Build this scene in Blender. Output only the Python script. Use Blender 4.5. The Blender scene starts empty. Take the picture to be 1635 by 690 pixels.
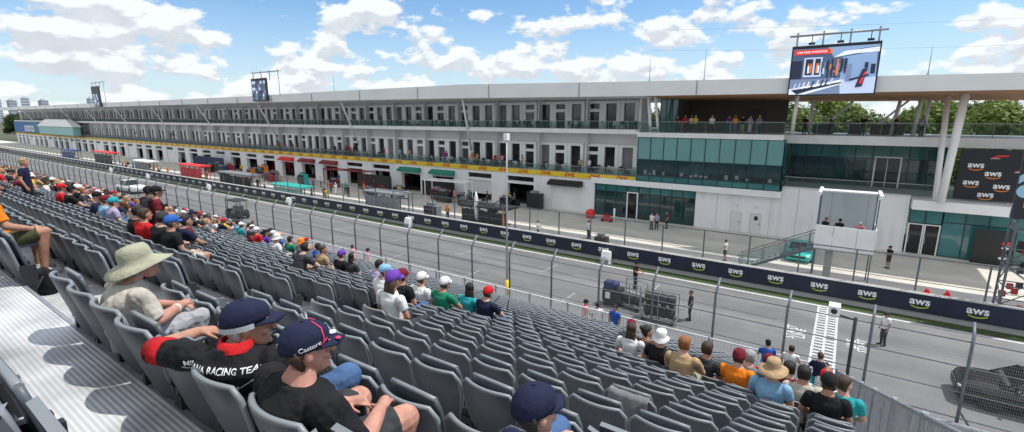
import bpy, bmesh, math, random
from mathutils import Vector, Matrix, noise as mnoise
from mathutils.bvhtree import BVHTree
random.seed(11)
SC = bpy.context.scene
COL = SC.collection
V = Vector
R = math.radians

# ------------------------------------------------------------------ materials
MATS = {}
def mat(name, col, rough=.6, metal=0., var=.0, vscale=3., bump=0., bscale=20., spec=.5, emit=None, alpha=None, detail=4):
    if name in MATS: return MATS[name]
    m = bpy.data.materials.new(name); m.use_nodes = True
    nt = m.node_tree; b = nt.nodes['Principled BSDF']
    b.inputs['Base Color'].default_value = (*col, 1)
    b.inputs['Roughness'].default_value = rough
    b.inputs['Metallic'].default_value = metal
    b.inputs['Specular IOR Level'].default_value = spec
    if var or bump:
        tc = nt.nodes.new('ShaderNodeTexCoord')
    if var:
        n = nt.nodes.new('ShaderNodeTexNoise'); n.inputs['Scale'].default_value = vscale; n.inputs['Detail'].default_value = detail
        nt.links.new(tc.outputs['Object'], n.inputs['Vector'])
        mr = nt.nodes.new('ShaderNodeMapRange')
        mr.inputs['From Min'].default_value = .3; mr.inputs['From Max'].default_value = .7
        mr.inputs['To Min'].default_value = 1-var; mr.inputs['To Max'].default_value = 1+var
        nt.links.new(n.outputs['Fac'], mr.inputs['Value'])
        mx = nt.nodes.new('ShaderNodeMix'); mx.data_type = 'RGBA'; mx.blend_type = 'MULTIPLY'; mx.inputs['Factor'].default_value = 1
        mx.inputs[6].default_value = (*col, 1)
        nt.links.new(mr.outputs['Result'], mx.inputs[7])
        nt.links.new(mx.outputs[2], b.inputs['Base Color'])
    if bump:
        n2 = nt.nodes.new('ShaderNodeTexNoise'); n2.inputs['Scale'].default_value = bscale; n2.inputs['Detail'].default_value = 5
        nt.links.new(tc.outputs['Object'], n2.inputs['Vector'])
        bp = nt.nodes.new('ShaderNodeBump'); bp.inputs['Strength'].default_value = bump; bp.inputs['Distance'].default_value = .02
        nt.links.new(n2.outputs['Fac'], bp.inputs['Height']); nt.links.new(bp.outputs['Normal'], b.inputs['Normal'])
    if emit is not None:
        b.inputs['Emission Color'].default_value = (*col, 1); b.inputs['Emission Strength'].default_value = emit
    MATS[name] = m
    return m

def glass_mat(name, tint, alpha=.3, rough=.03):
    """see-through sheet: tinted transparency under a glossy coat"""
    if name in MATS: return MATS[name]
    m = bpy.data.materials.new(name); m.use_nodes = True
    nt = m.node_tree; nt.nodes.clear()
    o = nt.nodes.new('ShaderNodeOutputMaterial'); t = nt.nodes.new('ShaderNodeBsdfTransparent'); g = nt.nodes.new('ShaderNodeBsdfPrincipled')
    t.inputs['Color'].default_value = (*tint, 1)
    g.inputs['Base Color'].default_value = (tint[0]*.35, tint[1]*.35, tint[2]*.35, 1); g.inputs['Roughness'].default_value = rough
    mx = nt.nodes.new('ShaderNodeMixShader'); mx.inputs[0].default_value = alpha
    nt.links.new(t.outputs[0], mx.inputs[1]); nt.links.new(g.outputs[0], mx.inputs[2]); nt.links.new(mx.outputs[0], o.inputs[0])
    MATS[name] = m
    return m

def wire_mat(name, col, px, pz, w, metal=.6):
    """woven wire: thin strands on clear ground, in object x and z"""
    m = bpy.data.materials.new(name); m.use_nodes = True
    nt = m.node_tree; nt.nodes.clear(); N = nt.nodes.new; L = nt.links.new
    o = N('ShaderNodeOutputMaterial'); t = N('ShaderNodeBsdfTransparent'); g = N('ShaderNodeBsdfPrincipled')
    g.inputs['Base Color'].default_value = (*col, 1); g.inputs['Roughness'].default_value = .45; g.inputs['Metallic'].default_value = metal
    tc = N('ShaderNodeTexCoord'); sx = N('ShaderNodeSeparateXYZ'); L(tc.outputs['Object'], sx.inputs[0])
    def strand(out, p, ww):
        a = N('ShaderNodeMath'); a.operation = 'DIVIDE'; a.inputs[1].default_value = p; L(out, a.inputs[0])
        b = N('ShaderNodeMath'); b.operation = 'FRACT'; L(a.outputs[0], b.inputs[0])
        c = N('ShaderNodeMath'); c.operation = 'LESS_THAN'; c.inputs[1].default_value = ww/p; L(b.outputs[0], c.inputs[0])
        return c.outputs[0]
    mx = N('ShaderNodeMath'); mx.operation = 'MAXIMUM'
    L(strand(sx.outputs['X'], px, w), mx.inputs[0]); L(strand(sx.outputs['Z'], pz, w), mx.inputs[1])
    s = N('ShaderNodeMixShader'); L(mx.outputs[0], s.inputs[0]); L(t.outputs[0], s.inputs[1]); L(g.outputs[0], s.inputs[2]); L(s.outputs[0], o.inputs[0])
    return m

# ------------------------------------------------------------------ mesh builder
class MB:
    def __init__(s): s.v = []; s.f = []; s.m = []; s.s = []
    def add(s, vs, fs, mi=0, smooth=False):
        o = len(s.v); s.v += [tuple(p) for p in vs]
        for f in fs: s.f.append(tuple(i+o for i in f)); s.m.append(mi); s.s.append(smooth)
        return s
    def box(s, x0, x1, y0, y1, z0, z1, mi=0):
        return s.add([(x0,y0,z0),(x1,y0,z0),(x1,y1,z0),(x0,y1,z0),(x0,y0,z1),(x1,y0,z1),(x1,y1,z1),(x0,y1,z1)],
                     [(0,3,2,1),(4,5,6,7),(0,1,5,4),(1,2,6,5),(2,3,7,6),(3,0,4,7)], mi)
    def cbox(s, c, d, mi=0): return s.box(c[0]-d[0]/2, c[0]+d[0]/2, c[1]-d[1]/2, c[1]+d[1]/2, c[2]-d[2]/2, c[2]+d[2]/2, mi)
    def obox(s, c, d, rot, mi=0):
        m = rot.to_matrix() if hasattr(rot, 'to_matrix') else rot
        b = MB().cbox((0,0,0), d); return s.add([V(c)+m@V(p) for p in b.v], b.f, mi)
    def quad(s, a, b, c, d, mi=0): return s.add([a,b,c,d], [(0,1,2,3)], mi)
    def prism(s, pts, axis, a0, a1, mi=0):
        """closed outline pts (2-D) pulled along axis from a0 to a1"""
        n = len(pts)
        def P(p, a): return (a,p[0],p[1]) if axis == 0 else (p[0],a,p[1]) if axis == 1 else (p[0],p[1],a)
        vs = [P(p,a0) for p in pts]+[P(p,a1) for p in pts]
        fs = [tuple(range(n))[::-1], tuple(range(n,2*n))]+[(i,(i+1)%n,(i+1)%n+n,i+n) for i in range(n)]
        return s.add(vs, fs, mi)
    def tube(s, path, r, seg=6, mi=0, smooth=True, caps=True):
        path = [V(p) for p in path]; n = len(path); rs = r if isinstance(r, (list, tuple)) else [r]*n
        vs = []; fs = []; up = None
        for i, p in enumerate(path):
            t = (path[min(i+1,n-1)]-path[max(i-1,0)]).normalized()
            if up is None: up = t.orthogonal().normalized()
            up = (up-t*up.dot(t)); up = up.normalized() if up.length > 1e-6 else t.orthogonal().normalized()
            w = t.cross(up)
            for k in range(seg):
                a = 2*math.pi*(k+.5)/seg; vs.append(p+(up*math.cos(a)+w*math.sin(a))*rs[i])
        for i in range(n-1):
            for k in range(seg): fs.append((i*seg+k, i*seg+(k+1)%seg, (i+1)*seg+(k+1)%seg, (i+1)*seg+k))
        s.add(vs, fs, mi, smooth)
        if caps:
            o = len(s.v)-len(vs)
            s.f.append(tuple(o+k for k in range(seg))[::-1]); s.f.append(tuple(o+(n-1)*seg+k for k in range(seg))); s.m += [mi,mi]; s.s += [False,False]
        return s
    def bar(s, a, b, w=.05, d=None, mi=0):
        """square bar from a to b"""
        a = V(a); b = V(b); t = (b-a); L = t.length; q = t.to_track_quat('Z','Y')
        return s.obox((a+b)/2, (w, d or w, L), q, mi)
    def loft(s, rings, mi=0, smooth=True, caps=True):
        n = len(rings[0]); vs = [p for r in rings for p in r]; fs = []
        for i in range(len(rings)-1):
            for k in range(n): fs.append((i*n+k, i*n+(k+1)%n, (i+1)*n+(k+1)%n, (i+1)*n+k))
        if caps: fs += [tuple(range(n))[::-1], tuple((len(rings)-1)*n+k for k in range(n))]
        return s.add(vs, fs, mi, smooth)
    def capsule(s, p0, p1, r0, r1, seg=12, mi=0, flat=(False, False), sq=(1,1)):
        p0 = V(p0); p1 = V(p1); t = (p1-p0).normalized(); u = t.orthogonal().normalized()
        if abs(t.z) < .95: u = V((0,0,1))-t*t.z; u.normalize()
        else: u = V((0,1,0))-t*t.y; u.normalize()
        w = t.cross(u); rings = []
        def ring(c, r): return [c+(u*math.cos(2*math.pi*k/seg)*sq[0]+w*math.sin(2*math.pi*k/seg)*sq[1])*r for k in range(seg)]
        st = [] if flat[0] else [-85,-60,-30]
        for a in st: rings.append(ring(p0+t*(r0*math.sin(R(a))), r0*math.cos(R(a))))
        rings += [ring(p0,r0), ring(p1,r1)]
        for a in ([] if flat[1] else [30,60,85]): rings.append(ring(p1+t*(r1*math.sin(R(a))), r1*math.cos(R(a))))
        return s.loft(rings, mi)
    def ellipsoid(s, c, r, seg=14, rows=8, mi=0):
        c = V(c); rings = []
        for j in range(1, rows):
            a = -math.pi/2+math.pi*j/rows
            rings.append([c+V((r[0]*math.cos(a)*math.cos(2*math.pi*k/seg), r[1]*math.cos(a)*math.sin(2*math.pi*k/seg), r[2]*math.sin(a))) for k in range(seg)])
        return s.loft(rings, mi)
    def lathe(s, c, prof, seg=16, mi=0, axis='Z', smooth=True):
        c = V(c); rings = []
        for (r, h) in prof:
            ring = []
            for k in range(seg):
                a = 2*math.pi*k/seg; x, y = r*math.cos(a), r*math.sin(a)
                ring.append(c+(V((x,y,h)) if axis == 'Z' else V((h,x,y)) if axis == 'X' else V((x,h,-y))))
            rings.append(ring)
        return s.loft(rings, mi, smooth)
    def merge(s, o, M=None, mi=None):
        off = len(s.v); s.v += [tuple(M@V(p)) if M else p for p in o.v]
        s.f += [tuple(i+off for i in f) for f in o.f]; s.m += [mi if mi is not None else k for k in o.m]; s.s += o.s
        return s
    def mesh(s, name, mats=(), origin=(0,0,0)):
        me = bpy.data.meshes.new(name); o = origin
        me.from_pydata([(p[0]-o[0], p[1]-o[1], p[2]-o[2]) for p in s.v], [], s.f)
        for m in mats: me.materials.append(m)
        me.polygons.foreach_set('material_index', s.m); me.polygons.foreach_set('use_smooth', s.s); me.update()
        return me
    def build(s, name, mats, parent=None, origin=None, fixn=False):
        if not isinstance(mats, (list, tuple)): mats = [mats]
        if origin is None: origin = parent_world(parent) if parent else (0,0,0)
        me = s.mesh(name, mats, origin)
        if fixn: fix_normals(me)
        return link(name, me, parent)

def fix_normals(me):
    bm = bmesh.new(); bm.from_mesh(me); bmesh.ops.recalc_face_normals(bm, faces=bm.faces); bm.to_mesh(me); bm.free()
def parent_world(o):
    p = V((0,0,0))
    while o: p = p+o.location; o = o.parent
    return p
def link(name, me, parent=None, loc=(0,0,0)):
    o = bpy.data.objects.new(name, me); COL.objects.link(o)
    if parent: o.parent = parent
    o.location = loc
    return o
def tag(o, label=None, cat=None, group=None, kind=None):
    if label: o['label'] = label
    if cat: o['category'] = cat
    if group: o['group'] = group
    if kind: o['kind'] = kind
    return o
def thing(name, label, cat, loc=(0,0,0), rz=0, group=None):
    o = link(name, None, None, loc); o.rotation_euler = (0,0,rz); o.empty_display_size = .2
    return tag(o, label, cat, group)
def copy_tree(o, parent=None):
    c = o.copy(); COL.objects.link(c)
    if parent: c.parent = parent
    for ch in o.children: copy_tree(ch, c)
    return c
_TXT = {}
def text_mb(txt, size, mi=0, bold=.0, shear=0., key=None):
    """lettering as flat faces in the xy plane, centred"""
    k = (txt, bold, shear)
    if k not in _TXT:
        cu = bpy.data.curves.new('lettering', 'FONT'); cu.body = txt; cu.align_x = 'CENTER'; cu.align_y = 'CENTER'; cu.offset = bold; cu.shear = shear
        cu.resolution_u = 3
        me = evaluated_mesh(bpy.data.objects.new('lettering', cu))
        _TXT[k] = ([tuple(v.co) for v in me.vertices], [tuple(p.vertices) for p in me.polygons])
        bpy.data.curves.remove(cu); bpy.data.meshes.remove(me)
    vs, fs = _TXT[k]
    b = MB(); b.add([(x*size, y*size, 0) for x,y,z in vs], fs, mi); return b
XZ = Matrix(((1,0,0,0),(0,0,-1,0),(0,1,0,0),(0,0,0,1)))   # flat lettering stood up to face -Y
def stand(x, y, z): return Matrix.Translation((x,y,z))@XZ
_WORK = bpy.data.scenes.new('workbench')
def evaluated_mesh(ob):
    """mesh of an object with its modifiers, worked out in an empty scene of its own"""
    _WORK.collection.objects.link(ob)
    with bpy.context.temp_override(scene=_WORK, view_layer=_WORK.view_layers[0]): dg = bpy.context.evaluated_depsgraph_get()
    dg.update()
    me = bpy.data.meshes.new_from_object(ob.evaluated_get(dg)); bpy.data.objects.remove(ob); return me
def remesh(mb, name, vox, smooth=2, mats=(), ratio=None, wrinkle=0., wscale=9.):
    me0 = mb.mesh('tmp'); fix_normals(me0); ob = bpy.data.objects.new('tmp', me0)
    md = ob.modifiers.new('r', 'REMESH'); md.mode = 'VOXEL'; md.voxel_size = vox; md.use_smooth_shade = True
    if smooth:
        sm = ob.modifiers.new('s', 'SMOOTH'); sm.iterations = smooth; sm.factor = .5
    if ratio:
        dc = ob.modifiers.new('d', 'DECIMATE'); dc.ratio = ratio
    me = evaluated_mesh(ob); me.name = name; bpy.data.meshes.remove(me0)
    if wrinkle:
        pts = [v.co.copy() for v in me.vertices]; nrm = [v.normal.copy() for v in me.vertices]; flat = []
        for p, q in zip(pts, nrm):
            p = p+q*(wrinkle*mnoise.fractal(V((p.x*wscale, p.y*wscale, p.z*wscale*.6)), 1., 2., 3)); flat += [p.x, p.y, p.z]
        me.vertices.foreach_set('co', flat); me.update()
    for m in mats: me.materials.append(m)
    me.polygons.foreach_set('use_smooth', [True]*len(me.polygons))
    return me
# ------------------------------------------------------------------ people
def fab(name, c, rough=.85):
    return mat('cloth '+name, c, rough, var=.2, vscale=6, bump=.5, bscale=22, spec=.25)
CL = {n: fab(n, c) for n, c in dict(black=(.012,.012,.014), navy=(.012,.016,.045), white=(.70,.70,.71), grey=(.17,.175,.185), charcoal=(.04,.042,.048), red=(.50,.015,.02), maroon=(.16,.012,.025), orange=(.80,.22,.015), blue=(.03,.11,.42),
    sky=(.22,.42,.62), green=(.015,.20,.11), olive=(.07,.075,.035), beige=(.47,.44,.38), tan=(.40,.28,.16), purple=(.14,.05,.36), pink=(.75,.22,.30), yellow=(.70,.52,.03), teal=(.02,.32,.36), denim=(.06,.12,.25), khaki=(.34,.34,.25), brown=(.10,.05,.03), lavender=(.36,.33,.5)).items()}
SK = [mat('skin '+n, c, .6, var=.2, vscale=14, bump=.12, bscale=90, spec=.3) for n, c in (('fair',(.56,.33,.25)),('tanned',(.42,.22,.15)),('brown',(.20,.10,.065)),('ruddy',(.50,.25,.19)))]
HR = {n: mat('hair '+n, c, .65, var=.35, vscale=30, bump=.6, bscale=70) for n, c in dict(black=(.012,.010,.009), brown=(.05,.027,.015), blonde=(.36,.25,.11), grey=(.34,.34,.34), ginger=(.28,.10,.03)).items()}
SHOE = mat('shoe white', (.55,.55,.56), .6); SHOEB = mat('shoe black', (.02,.02,.022), .6)

def ring(c, hw, d, yaw=0., n=16, tilt=None):
    c = V(c); out = []
    for k in range(n):
        a = 2*math.pi*k/n; p = V((hw*math.cos(a), d*math.sin(a), 0))
        if tilt: p = tilt@p
        elif yaw: p = V((p.x*math.cos(yaw)-p.y*math.sin(yaw), p.x*math.sin(yaw)+p.y*math.cos(yaw), 0))
        out.append(c+p)
    return out
HEADS = ((-.118,.072,.015,.026),(-.100,.092,-.005,.046),(-.065,.096,-.05,.061),(-.02,.094,-.088,.071),(.025,.099,-.101,.076),(.06,.092,-.102,.075),(.09,.066,-.082,.060),(.112,.02,-.038,.030))
def head_mb(infl=0., face=True):
    b = MB(); rg = []
    for (z, yf, yb, hw) in HEADS:
        r = []; cy = (yf+yb)/2; d = (yf-yb)/2+infl
        for k in range(16):
            a = 2*math.pi*k/16; r.append(V(((hw+infl)*math.cos(a)*(1 if abs(math.cos(a)) < .99 else .99), cy+d*math.sin(a), z*(1+infl*3))))
        rg.append(r)
    b.loft(rg)
    if face:
        b.capsule((0,.092,.012),(0,.118,-.030),.010,.017,8); b.ellipsoid((0,.100,-.066),(.025,.008,.007),10,5); b.ellipsoid((0,.085,-.10),(.024,.018,.016),10,6)
        for s in (-1,1):
            b.ellipsoid((s*.076,-.008,-.008),(.010,.019,.031),8,6); b.ellipsoid((s*.032,.094,.034),(.02,.01,.007),8,5); b.ellipsoid((s*.045,.075,-.03),(.022,.018,.02),8,5)
    return b
def eyes_mb():
    b = MB()
    for s in (-1,1): b.ellipsoid((s*.031,.093,.012),(.013,.009,.007),10,6)
    return b
def hair_mb(kind):
    b = MB(); rg = []; under = kind.startswith('under'); f = .008 if under else .014
    kind = kind[5:] or 'short' if under else kind
    for (z, yf, yb, hw) in (HEADS[2:5] if under else HEADS[2:]):
        fr = min(yf, -.015 if z < .0 else .03 if z < .05 else yf+.012)
        if kind == 'long': fr = min(fr, .02)
        cy = (fr+yb-f)/2; d = (fr-yb+f)/2
        rg.append([V(((hw+f)*math.cos(2*math.pi*k/16), cy+d*math.sin(2*math.pi*k/16), z*1.13+.002)) for k in range(16)])
    b.loft(rg)
    if kind == 'long':
        b.loft([ring((0,-.075,-.30),.075,.03), ring((0,-.085,-.18),.095,.04), ring((0,-.07,-.05),.09,.05), ring((0,-.04,.03),.08,.06)])
    if kind == 'bun': b.ellipsoid((0,-.10,.09),(.05,.05,.05),10,7)
    return b
def cap_mb():
    """crown with a stitched button, and the bill as slot 1"""
    b = MB(); rg = []
    for (z, k) in ((.022,1.0),(.05,1.03),(.085,.97),(.115,.78),(.133,.5),(.141,.15)):
        rg.append([V((.089*k*math.cos(2*math.pi*i/20), -.006+.115*k*math.sin(2*math.pi*i/20)*(1 if math.sin(2*math.pi*i/20) < 0 else .98), z+(.012 if math.sin(2*math.pi*i/20) > 0 else -.012)*(abs(math.sin(2*math.pi*i/20)))*(z < .1))) for i in range(20)])
    b.loft(rg); b.ellipsoid((0,-.006,.143),(.011,.011,.006),8,5)
    br = []; n = 12
    for j, (yy, hw, dz) in enumerate(((.055,.084,.0),(.10,.083,.002),(.14,.074,-.004),(.170,.052,-.013),(.181,.025,-.017))):
        br.append([V((hw*(-1+2*i/n), yy-.03*abs(-1+2*i/n)**2, .040+dz-.016*(-1+2*i/n)**2)) for i in range(n+1)])
    up = [p for r in br for p in r]; dn = [p-V((0,0,.006)) for p in up]; w_ = n+1; fs = []
    for j in range(len(br)-1):
        for i in range(n):
            a = j*w_+i; fs.append((a,a+1,a+w_+1,a+w_)); o = len(up); fs.append((o+a,o+a+w_,o+a+w_+1,o+a+1))
    o = len(up)
    for i in range(n): a = (len(br)-1)*w_+i; fs.append((a,a+1,o+a+1,o+a))
    for j in range(len(br)-1): fs.append((j*w_,(j+1)*w_,o+(j+1)*w_,o+j*w_)); fs.append((j*w_+n,o+j*w_+n,o+(j+1)*w_+n,(j+1)*w_+n))
    b.add(up+dn, fs, 1, True); return b
def hat_mb(brim=.08, droop=.03, hi=.0):
    b = MB(); n = 22
    def rr(k, z, wav=0.): return [V((.088*k*math.cos(2*math.pi*i/n), -.004+.11*k*math.sin(2*math.pi*i/n)*1., z+wav*math.sin(2*math.pi*i/n*2+.6))) for i in range(n)]
    rb = 1+brim/.098
    b.loft([rr(1.02,.032),rr(rb*.7,.022-droop*.4,.006),rr(rb,.01-droop,.016),rr(rb,.016-droop,.016),rr(rb*.7,.03-droop*.4,.006),rr(1.04,.045),rr(1.03,.075),rr(.98,.115+hi),rr(.84,.142+hi),rr(.45,.152+hi),rr(.06,.154+hi)]); return b
def beanie_mb():
    b = MB(); b.loft([[V((.092*k*math.cos(2*math.pi*i/18), -.008+.116*k*math.sin(2*math.pi*i/18), z)) for i in range(18)] for (z, k) in ((.015,1.02),(.05,1.05),(.055,1.0),(.09,.97),(.125,.76),(.145,.4),(.152,.08))]); return b
HEADGEAR = {}
def headgear(kind):
    """mesh data in head space for a kind of hair or hat"""
    if kind not in HEADGEAR:
        f = {'short': lambda: hair_mb('short'), 'long': lambda: hair_mb('long'), 'bun': lambda: hair_mb('bun'), 'cap': cap_mb, 'bucket': lambda: hat_mb(.055,.03), 'sunhat': lambda: hat_mb(.105,.02,.01), 'beanie': beanie_mb}[kind]()
        HEADGEAR[kind] = f
    return HEADGEAR[kind]

def pose(kind, **kw):
    P = dict(kind=kind, b=1., yaw=0., hyaw=0., hpitch=0., lean=0., tyaw=0., sleeve=.62, legs='long', hx=0., fem=False)
    if kind.startswith('sit'):
        lean = kw.get('lean', .03); P['lean'] = lean
        P.update(pel=(0,.255,.51), wai=(0,.205+lean*.4,.69), che=(0,.165+lean,.88), sho=1.0-lean*.25, head=(0,.20+lean*1.5,1.195-lean*.35),
                 hip=[(-.09,.27,.50),(.09,.27,.50)], kne=[(-.15,.645,.535),(.15,.645,.535)], ank=[(-.14,.55,.09),(.14,.55,.09)], toe=[(-.15,.70,.045),(.15,.70,.045)])
        sy = .165+lean
        arms = {'sit_lap': [((-.26,.20+lean,.74),(-.07,.43,.62)),((.26,.20+lean,.74),(.07,.43,.62))], 'sit_knees': [((-.27,.36+lean,.72),(-.10,.60,.66)),((.27,.36+lean,.72),(.10,.60,.66))],
                'sit_crossed': [((-.25,.22+lean,.76),(.08,.36+lean,.80)),((.25,.22+lean,.76),(-.08,.39+lean,.84))], 'sit_raise': [((-.27,.2,.74),(-.1,.42,.63)),((.33,.30+lean,.92),(.30,.42+lean,1.16))]}[kind]
    else:
        P.update(pel=(0,0,.93), wai=(0,0,1.10), che=(0,-.01,1.28), sho=1.43, head=(0,.025,1.635), hip=[(-.085,0,.92),(.085,0,.92)], kne=[(-.10,.02,.50),(.10,.02,.50)], ank=[(-.11,-.02,.09),(.11,-.02,.09)], toe=[(-.13,.15,.04),(.13,.15,.04)])
        sy = -.01
        arms = {'stand': [((-.25,-.03,1.15),(-.24,.06,.92)),((.25,-.03,1.15),(.24,.06,.92))], 'stand_rail': [((-.27,.10,1.18),(-.20,.34,1.10)),((.27,.10,1.18),(.20,.34,1.10))], 'stand_bent': [((-.24,-.02,1.16),(-.10,.22,1.12)),((.24,-.02,1.16),(.10,.22,1.12))]}[kind]
    P['shp'] = [(-.185,sy,P['sho']-.02),(.185,sy,P['sho']-.02)]; P['elb'] = [arms[0][0],arms[1][0]]; P['wri'] = [arms[0][1],arms[1][1]]
    P.update(kw); return P
def head_matrix(P): return Matrix.Translation(P['head'])@Matrix.Rotation(-P['hyaw'], 4, 'Z')@Matrix.Rotation(-P['hpitch'], 4, 'X')
def lerp(a, b, t): return V(a)*(1-t)+V(b)*t
def torso(P, infl=0., z0=None, bare=True):
    b = P['b']; ty = P['tyaw']; pel, wai, che, hd = V(P['pel']), V(P['wai']), V(P['che']), V(P['head'])
    s = V(((P['shp'][0][0]+P['shp'][1][0])/2, (P['shp'][0][1]+P['shp'][1][1])/2, P['sho'])); nb = lerp(s, hd, .2); nt = lerp(s, hd, .62); f = .9 if P['fem'] else 1.
    i = infl; rg = [ring(pel+V((0,-.01,-.085)),.125*b+i,.10*b+i), ring(pel,.165*b+i,.125*b+i), ring(lerp(pel,wai,.55),.158*b*f+i,.122*b+i,ty*.3), ring(wai,.150*b*f+i,.118*b+i,ty*.5), ring(che,.170*b*f+i,.122*b+i,ty*.8),
            ring(lerp(che,s,.62),.185*b*f+i,.108*b+i,ty), ring(s,.165*b*f+i,.082*b+i,ty)]
    if bare: rg += [ring(nb+V((0,0,.01)),.078*b+i,.070+i,ty), ring(nt,.056*min(b,1.12)+i,.058+i)]
    else: rg += [ring(s+V((0,.004,.035)),.105*b+i,.072+i,ty), ring(s+V((0,.008,.055)),.076*b+i,.066+i,ty)]
    return MB().loft(rg)
def hand(b, w, d, n, side, s=1., curl=.55):
    w = V(w); d = V(d).normalized(); n = V(n); n = (n-d*n.dot(d)).normalized(); x = d.cross(n)*side
    b.capsule(w, w+d*.075*s, .027*s, .034*s, 10)
    b.capsule(w+d*.04*s+x*.012, w+d*.08*s+x*.018, .022*s, .018*s, 8); b.capsule(w+d*.04*s-x*.012, w+d*.08*s-x*.02, .022*s, .016*s, 8)
    for j, (o, l) in enumerate(((.029,.066),(.0095,.075),(-.0095,.070),(-.028,.055))):
        p = w+d*.088*s+x*o*s; c = curl*(.8+.15*j); q = p+(d*math.cos(c*.6)+n*math.sin(c*.6)+x*o*2.2)*l*.55*s; r = q+(d*math.cos(c*1.6)+n*math.sin(c*1.6)+x*o*1.5)*l*.5*s
        b.capsule(p-d*.02*s, q, .0095*s, .0085*s, 8); b.capsule(q, r, .0085*s, .007*s, 8)
    p = w+d*.025*s+x*.028*s; q = p+(d*.6+x*.75+n*.25)*.045*s; b.capsule(p, q, .013*s, .0105*s, 8); b.capsule(q, q+(d*.85+x*.25+n*.4)*.034*s, .0105*s, .008*s, 8)
def limbs(P, b, infl=0., part='all'):
    k = P['b']
    for i, sgn in ((0,-1),(1,1)):
        if part in ('all','arms'):
            s, e, w = V(P['shp'][i]), V(P['elb'][i]), V(P['wri'][i])
            b.capsule(s, e, (.057*k)+infl, (.042*k)+infl); m = lerp(e, w, .3); b.capsule(e, m, .043*k+infl, .042*k+infl); b.capsule(m, w, .042*k+infl, .027*k+infl)
            d = (w-e).normalized(); up = V((0,0,-1)) if abs(d.z) < .8 else V((-sgn,.3,0))
            hand(b, w, P.get('hdir', {}).get(i, d), up, sgn)
        if part in ('all','legs'):
            h, q, a, t = V(P['hip'][i]), V(P['kne'][i]), V(P['ank'][i]), V(P['toe'][i])
            b.capsule(h, q, .088*k+infl, .060*k+infl); m = lerp(q, a, .32)+V((0,-.012,0)); b.capsule(q, m, .058*k+infl, .056*k+infl); b.capsule(m, a, .056*k+infl, .036*k+infl)
            b.capsule(a+V((0,-.03,-.035)), t, .042, .034, 10, sq=(.8,1.))
FIG = {}
def figure(key, P, vox=.013, ratio=None, wr=.004):
    """meshes of one pose: bare body, shirt, trousers, shoes"""
    if key in FIG: return FIG[key]
    out = {}; HM = head_matrix(P)
    b = torso(P); limbs(P, b); b.merge(head_mb(), HM); out['body'] = remesh(b, 'body', vox, 1, (), ratio)
    k = P['b']; s = torso(P, .014, bare=False)
    for i in (0,1):
        sh, e, w = V(P['shp'][i]), V(P['elb'][i]), V(P['wri'][i])
        if P['sleeve'] <= 1: s.capsule(sh, lerp(sh,e,P['sleeve']), .070*k+.004, .060*k+.006, flat=(False,True))
        else: s.capsule(sh, e, .072*k, .056*k); s.capsule(e, lerp(e,w,.93), .056*k, .042*k, flat=(False,True))
    out['shirt'] = remesh(s, 'shirt', vox, 2, (), ratio, wr)
    t = MB(); pel = V(P['pel'])
    t.loft([ring(pel+V((0,-.01,-.10)),.135*k,.115*k), ring(pel,.178*k,.137*k), ring(lerp(pel,P['wai'],.5),.172*k,.136*k)])
    for i in (0,1):
        h, q, a = V(P['hip'][i]), V(P['kne'][i]), V(P['ank'][i])
        if P['legs'] == 'long': t.capsule(h, q, .103*k, .076*k); t.capsule(q, lerp(q,a,.97), .074*k, .060*k, flat=(False,True))
        else: t.capsule(h, lerp(h,q,.86), .106*k, .086*k, flat=(False,True))
    out['trousers'] = remesh(t, 'trousers', vox, 2, (), ratio, wr)
    for i in (0,1):
        f = MB(); a, q = V(P['ank'][i]), V(P['toe'][i]); f.capsule(a+V((0,-.035,-.04)), q+V((0,.01,0)), .050, .043, 10, sq=(.85,1.05)); f.capsule(a+V((0,-.01,-.02)), a+V((0,0,.01)), .046, .044, 10)
        out['shoe%d' % i] = remesh(f, 'shoe', vox, 1, (), ratio)
    FIG[key] = (out, P, HM); return FIG[key]
# the poses in use; their meshes are made first, while the scene is still small
POSES = dict(lap=pose('sit_lap'), knees=pose('sit_knees', lean=.10), crossed=pose('sit_crossed', lean=.0), woman=pose('sit_lap', b=.87, fem=True, lean=.05), shorts=pose('sit_lap', legs='shorts', lean=.02),
             raise_=pose('sit_raise', lean=.06), bend=pose('sit_knees', lean=.22, hpitch=-.5), stand=pose('stand'), rail=pose('stand_rail'), standw=pose('stand', b=.92, fem=True), bent=pose('stand_bent', legs='shorts'), lookr=pose('sit_lap', hyaw=.7), lookl=pose('sit_knees', lean=.08, hyaw=-.5))
HV = .0065
P1 = pose('sit_lap', lean=.10, b=1.10, head=(0,.36,1.04), hpitch=-.24, hyaw=.12, sleeve=.92)
P1['sho'] = .87; P1['elb'] = [(-.27,.34,.66),(.27,.34,.66)]; P1['wri'] = [(-.05,.56,.64),(.06,.57,.65)]; P1['wai'] = (0,.22,.64); P1['che'] = (0,.235,.78); P1['shp'] = [(-.20,.265,.85),(.20,.265,.85)]
P2 = pose('sit_lap', lean=.0, b=1.08, head=(.0,.235,1.02), hyaw=.5, hpitch=-.05, tyaw=.55, sleeve=.9)
P2['wai'] = (0,.21,.67); P2['che'] = (-.01,.17,.83); P2['sho'] = .89; P2['shp'] = [(-.20,.045,.875),(.17,.27,.865)]; P2['elb'] = [(-.50,-.03,.85),(.25,.38,.62)]; P2['wri'] = [(-.57,.22,.84),(.10,.46,.62)]; P2['kne'] = [(-.17,.60,.54),(.21,.64,.60)]; P2['hdir'] = {0: V((.05,.9,-.3))}
P3 = pose('sit_lap', lean=.02, b=1.30, head=(.02,.245,1.085), hyaw=.34, hpitch=-.02, sleeve=.88, legs='shorts')
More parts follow.
